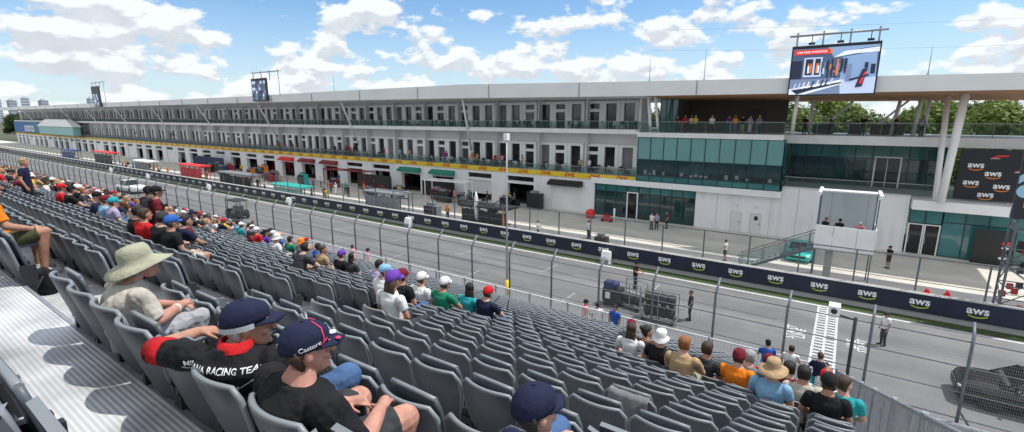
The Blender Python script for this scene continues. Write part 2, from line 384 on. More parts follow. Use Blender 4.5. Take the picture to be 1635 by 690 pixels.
P3['sho'] = .90; P3['wai'] = (0,.215,.65); P3['che'] = (0,.195,.81); P3['shp'] = [(-.215,.19,.87),(.215,.19,.87)]; P3['elb'] = [(-.30,.24,.66),(.31,.28,.65)]; P3['wri'] = [(-.10,.50,.63),(.14,.55,.65)]; P3['kne'] = [(-.18,.65,.54),(.20,.66,.56)]
P4 = pose('sit_lap', lean=.03, b=1.05, head=(0,.14,.98), sho=.74, che=(0,.19,.70), wai=(0,.2,.60), hyaw=.35, sleeve=.8); P4['shp'] = [(-.18,.2,.70),(.18,.2,.70)]; P4['elb'] = [(-.24,.28,.52),(.24,.28,.52)]; P4['wri'] = [(-.08,.48,.58),(.08,.48,.58)]
P5 = pose('sit_lap', lean=.04, b=1.08, legs='shorts', sleeve=.8)
P5['elb'] = [(-.27,.26,.72),(.29,.30,.72)]; P5['wri'] = [(-.06,.46,.63),(.17,.56,.62)]; P5['kne'] = [(-.12,.62,.56),(.18,.64,.58)]; P5['ank'] = [(-.10,.58,.09),(.16,.58,.09)]
HEROES = (('hero sunhat', P1, HV, .017), ('hero team shirt', P2, HV, .014), ('hero black shirt', P3, HV, .014), ('hero blue cap', P4, HV, .004), ('hero shorts', P5, .008, .004))
for (k_, P_, v_, w_) in HEROES: figure(k_, P_, v_, None, w_)
for k_ in ('lap','knees','crossed','woman','lookr','lookl','shorts','raise_','bend','standw','bent','stand'): figure(k_, POSES[k_])
for k_ in POSES: figure('far '+k_, POSES[k_], .022, .5, .0)
MERGED = {}
def merged(key, P, gear, vox=.022):
    """one continuous low figure with colour slots: skin, shirt, trousers, hair, headwear, bill"""
    k = (key, gear)
    if k not in MERGED:
        out, _, HM = figure('far '+key, P, vox, .5, .0)
        bm = bmesh.new()
        def put(me, mi, mtx=None):
            n0 = len(bm.faces); bm.from_mesh(me); bm.faces.ensure_lookup_table()
            vs = set()
            for f in bm.faces[n0:]:
                f.material_index = mi
                for v in f.verts: vs.add(v)
            if mtx: bmesh.ops.transform(bm, matrix=mtx, verts=list(vs))
        put(out['body'], 0); put(out['shirt'], 1); put(out['trousers'], 2); put(out['shoe0'], 3); put(out['shoe1'], 3)
        hb = hair_mb(('' if gear in ('short','long') else 'under')+('long' if gear in ('long','caplong') else 'short'))
        put(hb.mesh('h'), 3, HM); put(eyes_mb().mesh('e'), 3, HM)
        if gear not in ('short','long'):
            hm = headgear('cap' if gear == 'caplong' else gear).mesh('g'); put(hm, 4, HM)
        me = bpy.data.meshes.new('person'); bm.to_mesh(me); bm.free()
        for i in range(5): me.materials.append(None)
        me.polygons.foreach_set('use_smooth', [True]*len(me.polygons)); MERGED[k] = me
    return MERGED[k]
_LAB = set()
def set_mats(o, ms):
    for i, m in enumerate(ms):
        o.material_slots[i].link = 'OBJECT'; o.material_slots[i].material = m
def dress(o, m): o.material_slots[0].link = 'OBJECT'; o.material_slots[0].material = m
_SH = {}
def shared(key, mk):
    if key not in _SH:
        me = mk(); 
        if len(me.materials) == 0: me.materials.append(None)
        _SH[key] = me
    return _SH[key]
def person(x, y, z, rz, key, P, label, shirt, trousers, gear, gearc=None, hair='brown', skin=0, group=None, vox=.013, far=False, sc=1., shoes=None, wr=.004):
    assert label not in _LAB, label
    _LAB.add(label)
    skm = SK[skin]; hm = HR[hair]; gc = CL[gearc] if gearc else hm
    if far:
        o = link('person', merged(key, P, gear), None, (x,y,z)); set_mats(o, [skm, CL[shirt], CL[trousers], hm, gc]); o.rotation_euler = (0,0,rz); o.scale = (sc,)*3
        return tag(o, label, 'person', group)
    out, _, HM = figure(key, P, vox, None, wr)
    t = thing('person', label, 'person', (x,y,z), rz, group); t.scale = (sc,)*3
    for nm, m in (('body',skm),('shirt',CL[shirt]),('trousers',CL[trousers]),('shoe0',shoes or SHOE),('shoe1',shoes or SHOE)):
        me = out[nm]
        if len(me.materials) == 0: me.materials.append(None)
        dress(link(nm.rstrip('01'), me, t), m)
    g = 'cap' if gear == 'caplong' else gear
    hk = 'long' if gear in ('long','caplong') else 'short'
    if gear in ('bun',): hk = 'bun'
    if gear in ('cap','caplong','bucket','sunhat','beanie'): hk = 'under'+hk
    o = link('hair', shared(('hair',hk), lambda: hair_mb(hk).mesh('hair')), t); dress(o, hm); o.matrix_local = HM
    for p in o.data.polygons: p.use_smooth = True
    o = link('eye', shared('eye', lambda: eyes_mb().mesh('eye')), t); dress(o, BLACK); o.matrix_local = HM
    if g in ('cap','bucket','sunhat','beanie'):
        me = shared(('gear',g), lambda: headgear(g).mesh(g))
        while len(me.materials) < 2: me.materials.append(None)
        o = link('cap' if g == 'cap' else 'hat', me, t); set_mats(o, [gc, gc]); o.matrix_local = HM
    return t
def decal(tgt, mb, name, m, parent, org, right, up, into, off=.004):
    """lays flat lettering on the surface of a garment"""
    dg = bpy.context.evaluated_depsgraph_get(); bv = BVHTree.FromPolygons([v.co for v in tgt.vertices], [tuple(p.vertices) for p in tgt.polygons])
    bm = bmesh.new(); me = mb.mesh('tmp'); bm.from_mesh(me); bmesh.ops.triangulate(bm, faces=bm.faces)
    for _ in range(2):
        ed = [e for e in bm.edges if e.calc_length() > .012]
        if ed: bmesh.ops.subdivide_edges(bm, edges=ed, cuts=1, use_grid_fill=False); bmesh.ops.triangulate(bm, faces=bm.faces)
    org, right, up, into = V(org), V(right).normalized(), V(up).normalized(), V(into).normalized(); bad = []
    for v in bm.verts:
        p = org+right*v.co.x+up*v.co.y; h = bv.ray_cast(p-into*.3, into)
        if h[0] is None: bad.append(v)
        else: v.co = h[0]-into*off
    if bad: bmesh.ops.delete(bm, geom=bad, context='VERTS')
    me2 = bpy.data.meshes.new(name); bm.to_mesh(me2); bm.free(); bpy.data.meshes.remove(me)
    for q in (m if isinstance(m, list) else [m]): me2.materials.append(q)
    return link(name, me2, parent)
# ------------------------------------------------------------------ camera, sun, sky
EYE = V((0,0,11.2))
PITCH = math.atan(158/765.); YAW = math.atan(543/math.hypot(765.,158))
fwd = V((-math.sin(YAW)*math.cos(PITCH), math.cos(YAW)*math.cos(PITCH), -math.sin(PITCH)))
rgt = V((math.cos(YAW), math.sin(YAW), 0)); upv = rgt.cross(fwd)
cam = bpy.data.cameras.new('camera'); cam.sensor_width = 36; cam.lens = 765/1635*36; cam.clip_end = 9000; cam.clip_start = .05
co = bpy.data.objects.new('camera', cam); COL.objects.link(co); SC.camera = co
co.matrix_world = Matrix.Translation(EYE)@Matrix((rgt, upv, -fwd)).transposed().to_4x4()
def px(p):
    d = V(p)-EYE; c = d.dot(fwd)
    if c <= .05: return None
    return (817.5+765*d.dot(rgt)/c, 345-765*d.dot(upv)/c, c)

SUN_EL = R(64); saz = V((.79,.61,0)).normalized()
sd = V((saz.x*math.cos(SUN_EL), saz.y*math.cos(SUN_EL), math.sin(SUN_EL)))
sl = bpy.data.lights.new('sun', 'SUN'); sl.energy = 4.2; sl.angle = R(.6); sl.color = (1,.96,.9)
so = bpy.data.objects.new('sun', sl); COL.objects.link(so); so.location = (30,30,80)
so.rotation_euler = (-sd).to_track_quat('-Z','Y').to_euler()

w = bpy.data.worlds.new('World'); SC.world = w; w.use_nodes = True
nt = w.node_tree; N = nt.nodes.new; L = nt.links.new
bg = nt.nodes['Background']; bg.inputs['Strength'].default_value = .15
sky = N('ShaderNodeTexSky'); sky.sky_type = 'NISHITA'; sky.sun_disc = False; sky.sun_elevation = SUN_EL; sky.sun_rotation = math.atan2(saz.x, saz.y)
sky.air_density = 1.0; sky.dust_density = .35; sky.ozone_density = 2.2
tc = N('ShaderNodeTexCoord'); sx = N('ShaderNodeSeparateXYZ'); L(tc.outputs['Generated'], sx.inputs[0])
def M(op, a, b=None, c=None, clamp=False):
    n = N('ShaderNodeMath'); n.operation = op; n.use_clamp = clamp
    for i, q in enumerate((a, b, c)):
        if q is None: continue
        if isinstance(q, (int, float)): n.inputs[i].default_value = q
        else: L(q, n.inputs[i])
    return n.outputs[0]
def ramp(x, a, b, c=0., d=1.):
    n = N('ShaderNodeMapRange'); n.interpolation_type = 'SMOOTHSTEP'; L(x, n.inputs['Value'])
    n.inputs['From Min'].default_value = a; n.inputs['From Max'].default_value = b; n.inputs['To Min'].default_value = c; n.inputs['To Max'].default_value = d
    return n.outputs['Result']
def cloud_noise(dz, scale, detail, rough, zs, off):
    cb = N('ShaderNodeCombineXYZ'); L(sx.outputs['X'], cb.inputs['X']); L(sx.outputs['Y'], cb.inputs['Y'])
    L(M('MULTIPLY', M('ADD', sx.outputs['Z'], dz), zs), cb.inputs['Z'])
    mp = N('ShaderNodeMapping'); mp.inputs['Location'].default_value = off; L(cb.outputs[0], mp.inputs['Vector'])
    n = N('ShaderNodeTexNoise'); n.inputs['Scale'].default_value = scale; n.inputs['Detail'].default_value = detail; n.inputs['Roughness'].default_value = rough
    L(mp.outputs[0], n.inputs['Vector']); return n.outputs['Fac']
OFF = (3.1, 1.7, .4)
base = cloud_noise(0., 8.6, 10, .55, 1.9, OFF)
above = cloud_noise(.014, 8.6, 6, .5, 1.9, OFF)
z = sx.outputs['Z']
cover = M('ADD', M('ADD', ramp(z, .0, .22, .105, .008), ramp(z, .42, .8, 0., .14)), ramp(sx.outputs['Y'], .05, -.35, 0., .22))  # adds unseen cloud overhead and behind the camera to brighten ambient light
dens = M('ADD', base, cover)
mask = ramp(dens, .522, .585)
light = ramp(M('SUBTRACT', base, above), -.05, .06, .0, 1.)
fine = cloud_noise(0., 16., 8, .6, 1.6, (0,5,2))
shade = M('ADD', M('MULTIPLY', light, .42), M('MULTIPLY', fine, .5))
ccol = N('ShaderNodeMix'); ccol.data_type = 'RGBA'
ccol.inputs[6].default_value = (4.5, 4.8, 5.2, 1); ccol.inputs[7].default_value = (6.5, 6.75, 7.0, 1); L(ramp(shade, .15, .58), ccol.inputs[0])
blue = N('ShaderNodeMix'); blue.data_type = 'RGBA'; blue.blend_type = 'MULTIPLY'; blue.inputs[0].default_value = 1.
L(sky.outputs[0], blue.inputs[6]); blue.inputs[7].default_value = (.78, .95, 1.06, 1)
mixc = N('ShaderNodeMix'); mixc.data_type = 'RGBA'
hz = N('ShaderNodeMix'); hz.data_type = 'RGBA'; L(ramp(z, .22, .0, .0, .62), hz.inputs[0]); L(blue.outputs[2], hz.inputs[6]); hz.inputs[7].default_value = (4.9, 5.5, 6.1, 1)
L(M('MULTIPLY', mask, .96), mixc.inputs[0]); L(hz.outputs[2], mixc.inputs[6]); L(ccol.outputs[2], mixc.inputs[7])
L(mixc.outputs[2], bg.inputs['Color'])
SC.view_settings.view_transform = 'Standard'; SC.view_settings.look = 'None'; SC.view_settings.exposure = 0
SC.cycles.max_bounces = 6; SC.cycles.transparent_max_bounces = 24; SC.cycles.caustics_reflective = False; SC.cycles.caustics_refractive = False
SC.cycles.use_denoising = True

# ------------------------------------------------------------------ materials in use
WHITE = mat('white paint', (.84,.85,.86), .55, var=.06, vscale=.8)
def streaked(name, col):
    """painted wall with rain streaks and broad weathering"""
    m = bpy.data.materials.new(name); m.use_nodes = True; nt = m.node_tree; b = nt.nodes['Principled BSDF']; N = nt.nodes.new; L = nt.links.new
    tc = N('ShaderNodeTexCoord'); mp = N('ShaderNodeMapping'); mp.inputs['Scale'].default_value = (2.2,2.2,.12); L(tc.outputs['Object'], mp.inputs[0]); a = N('ShaderNodeTexNoise'); a.inputs['Scale'].default_value = 1; a.inputs['Detail'].default_value = 6; L(mp.outputs[0], a.inputs[0])
    c = N('ShaderNodeTexNoise'); c.inputs['Scale'].default_value = .3; c.inputs['Detail'].default_value = 4; L(tc.outputs['Object'], c.inputs[0])
    ad = N('ShaderNodeMath'); ad.operation = 'ADD'; L(a.outputs[0], ad.inputs[0]); L(c.outputs[0], ad.inputs[1])
    r = N('ShaderNodeValToRGB'); r.color_ramp.elements[0].position = .38*2; r.color_ramp.elements[0].color = (col[0]*.87,col[1]*.875,col[2]*.88,1); r.color_ramp.elements[1].position = 1.0; r.color_ramp.elements[1].color = (*col,1); L(ad.outputs[0], r.inputs[0]); L(r.outputs[0], b.inputs['Base Color']); b.inputs['Roughness'].default_value = .65
    return m
GREYP = mat('pale grey panel', (.70,.71,.72), .5, var=.05, vscale=.5)
FASC = mat('fascia metal', (.80,.82,.83), .45, metal=.0, var=.04, vscale=.3)
WALLW = streaked('white render', (.82,.83,.85))
DARKW = mat('dark window', (.012,.015,.02), .08, spec=.6, var=.4, vscale=.6)
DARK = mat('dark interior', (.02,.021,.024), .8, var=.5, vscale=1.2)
BLACK = mat('black plastic', (.014,.015,.017), .45, var=.3, vscale=4)
STEEL = mat('galvanised steel', (.34,.36,.39), .45, metal=.5, var=.12, vscale=6)
POSTG = mat('grey post paint', (.13,.15,.18), .5, metal=.2, var=.1, vscale=3)
CONC = mat('concrete', (.40,.40,.39), .85, var=.12, vscale=.6, bump=.1)
TEAL = mat('teal glazing', (.05,.19,.20), .06, spec=.8, var=.25, vscale=.35)
TEALD = mat('dark teal glazing', (.014,.045,.052), .05, spec=.8, var=.5, vscale=.5)
TEALL = mat('blind behind glazing', (.17,.36,.36), .12, spec=.7, var=.1, vscale=.3)
BALU = glass_mat('balustrade glass', (.72,.86,.84), .15)
NAVY = mat('navy board', (.010,.018,.045), .45, var=.25, vscale=1.5)
YEL = mat('yellow board', (.78,.55,.03), .5, var=.08, vscale=1)
RED = mat('red paint', (.55,.02,.03), .45, var=.15, vscale=2)
REDB = mat('bright red', (.75,.03,.03), .4)
ORG = mat('orange paint', (.85,.26,.02), .45)
GREEN = mat('green awning', (.01,.22,.16), .5, var=.1)
LIME = mat('lime print', (.42,.55,.05), .5)
WHITEP = mat('white print', (.85,.86,.88), .5)
SOFFIT = mat('timber soffit', (.42,.23,.12), .6, var=.15, vscale=1.5)
ROOFM = mat('roof sheet', (.42,.43,.44), .5, var=.06, vscale=.3)
MID = mat('mid grey', (.2,.21,.23), .5, var=.12, vscale=2)
TURQ = mat('turquoise paint', (.02,.50,.45), .35, var=.05)

# ------------------------------------------------------------------ ground sheets
def sheet(name, x0, x1, y0, y1, z, m, kind='structure', label=None):
    b = MB().quad((x0,y0,z),(x1,y0,z),(x1,y1,z),(x0,y1,z)); o = b.build(name, m); return tag(o, kind=kind, label=label)
def ground_mat():
    m = mat('ground', (.075,.085,.05), .95, var=.4, vscale=.02); return m
sheet('ground', -4000, 4000, -3000, 5000, -.03, ground_mat())
def asphalt(name, col, streak=.22):
    m = bpy.data.materials.new(name); m.use_nodes = True; nt = m.node_tree; b = nt.nodes['Principled BSDF']; N = nt.nodes.new; L = nt.links.new
    tc = N('ShaderNodeTexCoord'); mp = N('ShaderNodeMapping'); mp.inputs['Scale'].default_value = (.035,.55,1); L(tc.outputs['Object'], mp.inputs[0])
    a = N('ShaderNodeTexNoise'); a.inputs['Scale'].default_value = 1.; a.inputs['Detail'].default_value = 6; L(mp.outputs[0], a.inputs[0])
    c = N('ShaderNodeTexNoise'); c.inputs['Scale'].default_value = .5; c.inputs['Detail'].default_value = 8; L(tc.outputs['Object'], c.inputs[0])
    g = N('ShaderNodeTexNoise'); g.inputs['Scale'].default_value = 60; g.inputs['Detail'].default_value = 2; L(tc.outputs['Object'], g.inputs[0])
    def mr(s, lo, hi):
        r = N('ShaderNodeMapRange'); r.inputs['From Min'].default_value = .3; r.inputs['From Max'].default_value = .7; r.inputs['To Min'].default_value = lo; r.inputs['To Max'].default_value = hi; L(s, r.inputs[0]); return r.outputs[0]
    def mul(x, y):
        n = N('ShaderNodeMath'); n.operation = 'MULTIPLY'; L(x, n.inputs[0]); L(y, n.inputs[1]); return n.outputs[0]
    k = mul(mul(mr(a.outputs[0], 1-streak, 1+streak), mr(c.outputs[0], .88, 1.1)), mr(g.outputs[0], .85, 1.15))
    x = N('ShaderNodeMix'); x.data_type = 'RGBA'; x.blend_type = 'MULTIPLY'; x.inputs[0].default_value = 1; x.inputs[6].default_value = (*col,1); L(k, x.inputs[7]); L(x.outputs[2], b.inputs['Base Color'])
    b.inputs['Roughness'].default_value = .85
    bp = N('ShaderNodeBump'); bp.inputs['Strength'].default_value = .25; bp.inputs['Distance'].default_value = .01; L(g.outputs[0], bp.inputs['Height']); L(bp.outputs[0], b.inputs['Normal'])
    return m
ASPH = asphalt('track asphalt', (.175,.175,.18)); ASPD = asphalt('pit asphalt', (.16,.162,.168), .15); PITC = asphalt('pit concrete', (.62,.59,.52), .08)
sheet('race_track', -700, 120, 21.9, 33.4, .004, ASPH)
sheet('pit_lane', -700, 120, 34.2, 52, .004, PITC)
sheet('pit_fast_lane', -700, 120, 35.6, 41.2, .010, ASPD)
sheet('paved_ground', -700, 120, -60, 21.9, -.01, CONC)
GRASSM = mat('short grass', (.038,.068,.016), .9, var=.45, vscale=6, bump=.6, bscale=60)
sheet('grass_strip', -700, 120, 33.35, 34.22, .012, GRASSM)
sheet('grass_verge', -700, 120, 19.6, 22.15, .008, GRASSM)
LINEW = mat('road paint', (.58,.59,.60), .7, var=.2, vscale=5); LINEF = mat('faded road paint', (.36,.36,.37), .8, var=.3, vscale=4)
LINER = mat('red road paint', (.45,.03,.03), .7, var=.2, vscale=4)
LINET = mat('turquoise road paint', (.28,.50,.47), .7, var=.2, vscale=2)
mk = MB()
def rect(b, x0, x1, y0, y1, z, mi=0): return b.quad((x0,y0,z),(x1,y0,z),(x1,y1,z),(x0,y1,z), mi)
rect(mk, -700, 120, 22.3, 22.48, .016); rect(mk, -700, 120, 33.0, 33.18, .010)
rect(mk, -700, 120, 41.1, 41.25, .016)
for k in range(40):                                   # grid boxes, two columns a half step apart
    for (off, yc) in ((0, 30.2), (4, 25.6)):
        x = -9.5-8*k-off
        rect(mk, x, x+.10, yc-1.2, yc+1.0, .010, 1); rect(mk, x-.5, x, yc-1.2, yc-1.1, .010, 1)
for k in range(12):                                   # pit boxes painted across the lane
    x = -22-6.7*k; rect(mk, x, x+.12, 43.5, 48.5, .010)
sk_ = MB(); rk = random.Random(40)
for i in range(34):                                   # rubber laid down off the grid boxes and along the racing line
    x = 4-rk.random()*150; y = rk.choice((25.1, 26.3, 29.6, 30.9, 28.0, 27.4))+rk.uniform(-.25,.25); l = rk.uniform(5,26); s = rk.uniform(-.012,.012); w_ = rk.uniform(.14,.24)
    sk_.quad((x-l,y,.0072+i*.00002),(x,y+s*l,.0072+i*.00002),(x,y+s*l+w_,.0072+i*.00002),(x-l,y+w_,.0072+i*.00002))
tag(sk_.build('tyre_marks_on_road', asphalt('rubbered asphalt', (.115,.115,.12), .3)), kind='structure')
tag(mk.build('road_markings', [LINEW, LINEF]), kind='structure')
sl_ = MB(); y = 22.6                                  # start line: two columns of dark cells left open in a white band
for (xa, xb) in ((-.38,-.27),(.095,.205),(.57,.68)): rect(sl_, xa, xb, 22.6, 33.0, .014)
for i in range(27):
    yy = 22.6+i*.385
    rect(sl_, -.27, .095, yy, yy+.17, .014); rect(sl_, .205, .57, yy+.14, yy+.31, .014)
for yy in (41.4, 42.4, 43.4): rect(sl_, -.45, .3, yy, yy+.4, .014)
tag(sl_.build('start_line', LINEW), kind='structure')
tx = MB()
for (s, x, yy, sz) in (('START', -1.35, 28.0, .62), ('LINE', -.9, 28.0, .62), ('START', 1.75, 28.1, .56), ('LINE', 1.3, 28.1, .56)):
    tx.merge(text_mb(s, sz, bold=.03), Matrix.Translation((x, yy, .014))@Matrix.Rotation(R(90), 4, 'Z'))
tag(tx.build('road_lettering', LINEW), kind='structure')
pr = MB()
for (x0, x1, y0, y1, mi) in ((-12.8,-9.6,38.4,38.9,1), (-9.3,-7.4,38.3,38.8,0), (-3.6,-.9,37.2,37.5,1), (1.5,4.6,37.8,38.3,1), (4.9,7.2,38.,38.4,0), (-20,-4,36.5,36.62,0), (0,20,36.5,36.62,0)):
    rect(pr, x0, x1, y0, y1, .016, mi)
for k in range(10): rect(pr, -60+k*4.4, -57.2+k*4.4, 36.1, 37.3, .016, 2)
tag(pr.build('pit_lane_markings', [LINEW, LINER, LINET]), kind='structure')

# ------------------------------------------------------------------ far ground: trees and towns
def tower(name, label, x, y, wd, dp, h, m, z0=0, floors=8, cols=6):
    t = thing(name, label, 'building', (x,y,z0), group='far city buildings')
    b = MB().box(x-wd/2, x+wd/2, y-dp/2, y+dp/2, z0, h)
    b.box(x-wd/2+.2*wd, x-wd/2+.5*wd, y-dp/4, y+dp/4, h, h+.07*h)
    b.build('wall', m, t)
    g = MB(); 
    for f in range(floors):
        zz = z0+(h-z0)*(f+.3)/floors
        g.box(x-wd/2*.93, x+wd/2*.93, y-dp/2-.3, y-dp/2-.05, zz, zz+(h-z0)/floors*.45)
        g.box(x+wd/2+.05, x+wd/2+.3, y-dp/2*.9, y+dp/2*.9, zz, zz+(h-z0)/floors*.45)
    g.build('window', mat('far tower glass', (.25,.29,.35), .5), t)
CITY1 = mat('hazed tower stone', (.42,.46,.52), .8); CITY2 = mat('hazed tower pale', (.52,.56,.62), .8); CITYW = mat('far tower glass', (.25,.29,.35), .5)  # distance haze is put into the pale bluish tower colours
for i, (x, y, wd, h, lab) in enumerate(((-1484.4,215.6,7.1,44.0,'dark narrow tower block at the far end of the roofline'),
        (-1482.0,231.5,10.7,48.3,'squat pale tower block on the far skyline'),
        (-1478.4,253.5,21.8,46.2,'long low grey block on the far skyline beyond the pit building'),
        (-1474.7,274.1,7.4,52.2,'slim pale tower standing alone on the far skyline'),
        (-1469.4,301.4,27.5,47.4,'wide flat office block on the skyline beside the small far screen'),
        (-1450.8,380.9,23.7,53.6,'dark low block on the skyline just past the small far screen'))):
    tower('tower_block', lab, x, y, wd, 12, h, CITY1 if i % 2 == 0 else CITY2, 0, 9)

def foliage_mat(name, a, b):
    m = bpy.data.materials.new(name); m.use_nodes = True; nt = m.node_tree; p = nt.nodes['Principled BSDF']; N = nt.nodes.new; L = nt.links.new
    tc = N('ShaderNodeTexCoord'); n = N('ShaderNodeTexNoise'); n.inputs['Scale'].default_value = .9; n.inputs['Detail'].default_value = 5; L(tc.outputs['Object'], n.inputs[0])
    oi = N('ShaderNodeObjectInfo'); ad = N('ShaderNodeMath'); ad.operation = 'MULTIPLY_ADD'; ad.inputs[1].default_value = .3; L(oi.outputs['Random'], ad.inputs[0]); L(n.outputs[0], ad.inputs[2])
    r = N('ShaderNodeValToRGB'); r.color_ramp.elements[0].position = .4; r.color_ramp.elements[0].color = (*a,1); r.color_ramp.elements[1].position = .85; r.color_ramp.elements[1].color = (*b,1); L(ad.outputs[0], r.inputs[0])
    L(r.outputs[0], p.inputs['Base Color']); p.inputs['Roughness'].default_value = .7
    tr = N('ShaderNodeBsdfTranslucent'); L(r.outputs[0], tr.inputs[0]); mx = N('ShaderNodeMixShader'); mx.inputs[0].default_value = .35
    L(p.outputs[0], mx.inputs[1]); L(tr.outputs[0], mx.inputs[2]); L(mx.outputs[0], nt.nodes['Material Output'].inputs[0]); return m
FOL = foliage_mat('broad leaves', (.04,.075,.013), (.19,.26,.05)); FOLD = foliage_mat('dark leaves', (.025,.05,.015), (.10,.16,.04)); BARK = mat('bark', (.09,.065,.045), .9, var=.3)
def tree_meshes(seed, H, Rr, n, ls):
    rr = random.Random(seed); cl = []
    tb = MB(); tb.tube([(0,0,0),(.1,.05,H*.3),(0,.1,H*.55),(.05,0,H*.8)], [H*.03,H*.024,H*.017,H*.006], 7)
    for k in range(16):
        a = rr.uniform(0, 6.28); e = rr.uniform(.0, 1.); rad = Rr*rr.uniform(.35,.85)*(1-.55*e)
        c = V((math.cos(a)*rad, math.sin(a)*rad, H*(.32+.58*e))); cl.append((c, Rr*rr.uniform(.28,.5)))
        if k < 9: tb.tube([(0,0,H*(.25+.35*e)), c*.55+V((0,0,c.z*.42)), c], [H*.012,H*.008,H*.003], 5)
    b = MB()
    for i in range(n):
        c, r = rr.choice(cl)
        d = V((rr.gauss(0,1), rr.gauss(0,1), rr.gauss(0,.8))).normalized()*r*rr.uniform(.55,1.08)
        p = c+d; s = ls*rr.uniform(.6,1.4); nn = (d.normalized()+V((rr.gauss(0,.5), rr.gauss(0,.5), rr.gauss(.3,.5)))).normalized(); u = nn.orthogonal().normalized(); u.rotate(Matrix.Rotation(rr.uniform(0,6.28), 3, nn)); q = nn.cross(u)
        b.add([p-u*s, p+q*s*.6, p+u*s, p-q*s*.6], [(0,1,2,3)])
    return tb.mesh('trunk', [BARK]), b
TREES = [tree_meshes(5+i, 11, 4.6, 7500, .25) for i in range(4)]
CROWNS = [(t[1].mesh('crown', [FOL]), t[1].mesh('crown', [FOLD])) for t in TREES]
rt_ = random.Random(4); spots = [(-338,46,1.0),(-346,60,1.15),(-352,34,.95),(-360,75,1.1)]
for i, x in enumerate(range(-26, 66, 5)):
    spots.append((x+rt_.uniform(-2,2), 84+rt_.uniform(-6,8), rt_.uniform(.93,1.12)))
for i, x in enumerate(range(-30, 110, 10)): spots.append((x+rt_.uniform(-3,3), 112+rt_.uniform(-6,10), rt_.uniform(1.15,1.4)))
for i, (x, y, s) in enumerate(spots):
    k = i % 4; dk = rt_.random() < .28
    t = thing('broadleaf_tree', ('dark green' if dk else 'bright green')+' broadleaf tree behind the pit building terrace', 'tree', (x,y,-.02), rt_.uniform(0,6.28), 'trees behind the pit building')
    t.scale = (s*1.15, s*1.15, s*1.08)
    link('trunk', TREES[k][0], t); link('crown', CROWNS[k][1 if dk else 0], t)
# ------------------------------------------------------------------ pit building
B = thing('pit_building', 'long white pit building with two balcony storeys above a row of garages', 'building', (-18,51,0))
XW, XE = -300., -18.7
ST = [(14.,12.95,14.05),(10,13.0,14.10),(-4,13.12,14.35),(-17,13.22,14.60),(-40,13.5,15.15),(-66,13.7,15.1),(-91,13.8,14.95),(-150,13.9,15.0),(-300,14.0,15.2)]
def roofz(x):
    for (xa,a,b),(xb,c,d) in zip(ST, ST[1:]):
        if xa >= x >= xb: t = (x-xa)/(xb-xa); return a+(c-a)*t, b+(d-b)*t
    return ST[-1][1:]
b = MB(); xs = [s[0] for s in ST]
for (xa,a,c),(xb,a2,c2) in zip(ST, ST[1:]):
    b.quad((xb,47,a2),(xa,47,a),(xa,46.9,c),(xb,46.9,c2))
b.quad((14,47,12.95),(14,62,12.45),(14,62,14.55),(14,46.9,14.05))
b.build('roof_fascia', FASC, B)
b = MB(); so_ = MB()
for (xa,a,c),(xb,a2,c2) in zip(ST, ST[1:]):
    b.quad((xb,46.9,c2),(xa,46.9,c),(xa,62,c+.5),(xb,62,c2+.5))
    b.quad((xb,62,c2+.5),(xa,62,c+.5),(xa,62,a-.3),(xb,62,a2-.3))
    so_.quad((xb,47,a2),(xb,62,a2-.3),(xa,62,a-.3),(xa,47,a), 0 if xb > -20 else 1)
b.build('roof', ROOFM, B); so_.build('soffit', [SOFFIT, GREYP], B)
for x in range(12, -300, -12):
    a, c = roofz(x); MB().box(x-.02, x+.02, 46.86, 46.93, a, c).build('fascia_joint', MID, B)
# slabs
b = MB(); b.box(XW, XE, 51, 62, 9.36, 9.86); b.box(XE+.01, -4.9, 50.4, 62, 9.12, 9.6); b.box(-4.89, 14, 53, 62, 8.76, 9.54); b.build('upper_slab', WHITE, B)
b = MB(); b.box(XW, XE-.2, 51.02, 62, 4.1, 4.68); b.build('lower_slab', GREYP, B)
b = MB(); b.box(XW, XE, 53.5, 54, 9.86, 14.0); b.box(XW, XE, 53.5, 54, 4.68, 9.36); b.box(XE-.25, XE, 51.3, 53.5, 9.86, 13.4); b.box(XE-.25, XE, 51.2, 53.5, 4.69, 9.35)
b.build('suite_wall', GREYP, B)
# suites: piers, windows, doors
MOD = 6.7; prng = random.Random(17); BLIND = mat('drawn blind', (.16,.16,.165), .4, spec=.6, var=.3, vscale=.7); HAZEW = mat('hazy window', (.05,.065,.075), .07, spec=.8, var=.6, vscale=.9)
def opening(x, z0, z1, kind, near, acc):
    w = .66
    if not near:
        acc[0].box(x-w, x+w, 53.38, 53.47, z0, z1); acc[1].box(x-w-.42, x-w-.06, 53.2, 53.49, z0, z1+.3); acc[1].box(x+w+.06, x+w+.42, 53.2, 53.49, z0, z1+.3); return
    f = MB(); f.box(x-w-.42, x-w, 53.12, 53.49, z0, z1+.3); f.box(x+w, x+w+.42, 53.12, 53.49, z0, z1+.3); f.box(x-w, x+w, 53.14, 53.49, z1, z1+.3)
    if kind: f.box(x-w, x+w, 53.2, 53.49, z1-.95, z1-.6)
    wo = f.build('door' if kind else 'window', WHITE, B)
    p = MB(); p.box(x-w+.01, x+w-.01, 53.4, 53.46, z0, z1-(.96 if kind else .02))
    if kind: p.box(x-w+.01, x+w-.01, 53.4, 53.46, z1-.59, z1-.02)
    p.build('pane', prng.choice((DARKW,DARKW,DARKW,BLIND,HAZEW)), wo)
acc = [MB(), MB()]; pt = MB(); pf = MB()
for k in range(42):
    x0 = XE-.3-MOD*k
    for j, off in enumerate((-1.75, -3.95, -6.1)):
        for (z0, z1) in ((9.87, 12.75), (4.69, 7.75)):
            opening(x0+off, z0, z1, (j+k) % 3 == 2, k < 16, acc)
    for (z0, z1) in ((9.86, 13.3), (4.68, 9.35)): MB().box(x0-.1, x0+.02, 52.5, 53.49, z0, z1).build('balcony_partition', GREYP, B)
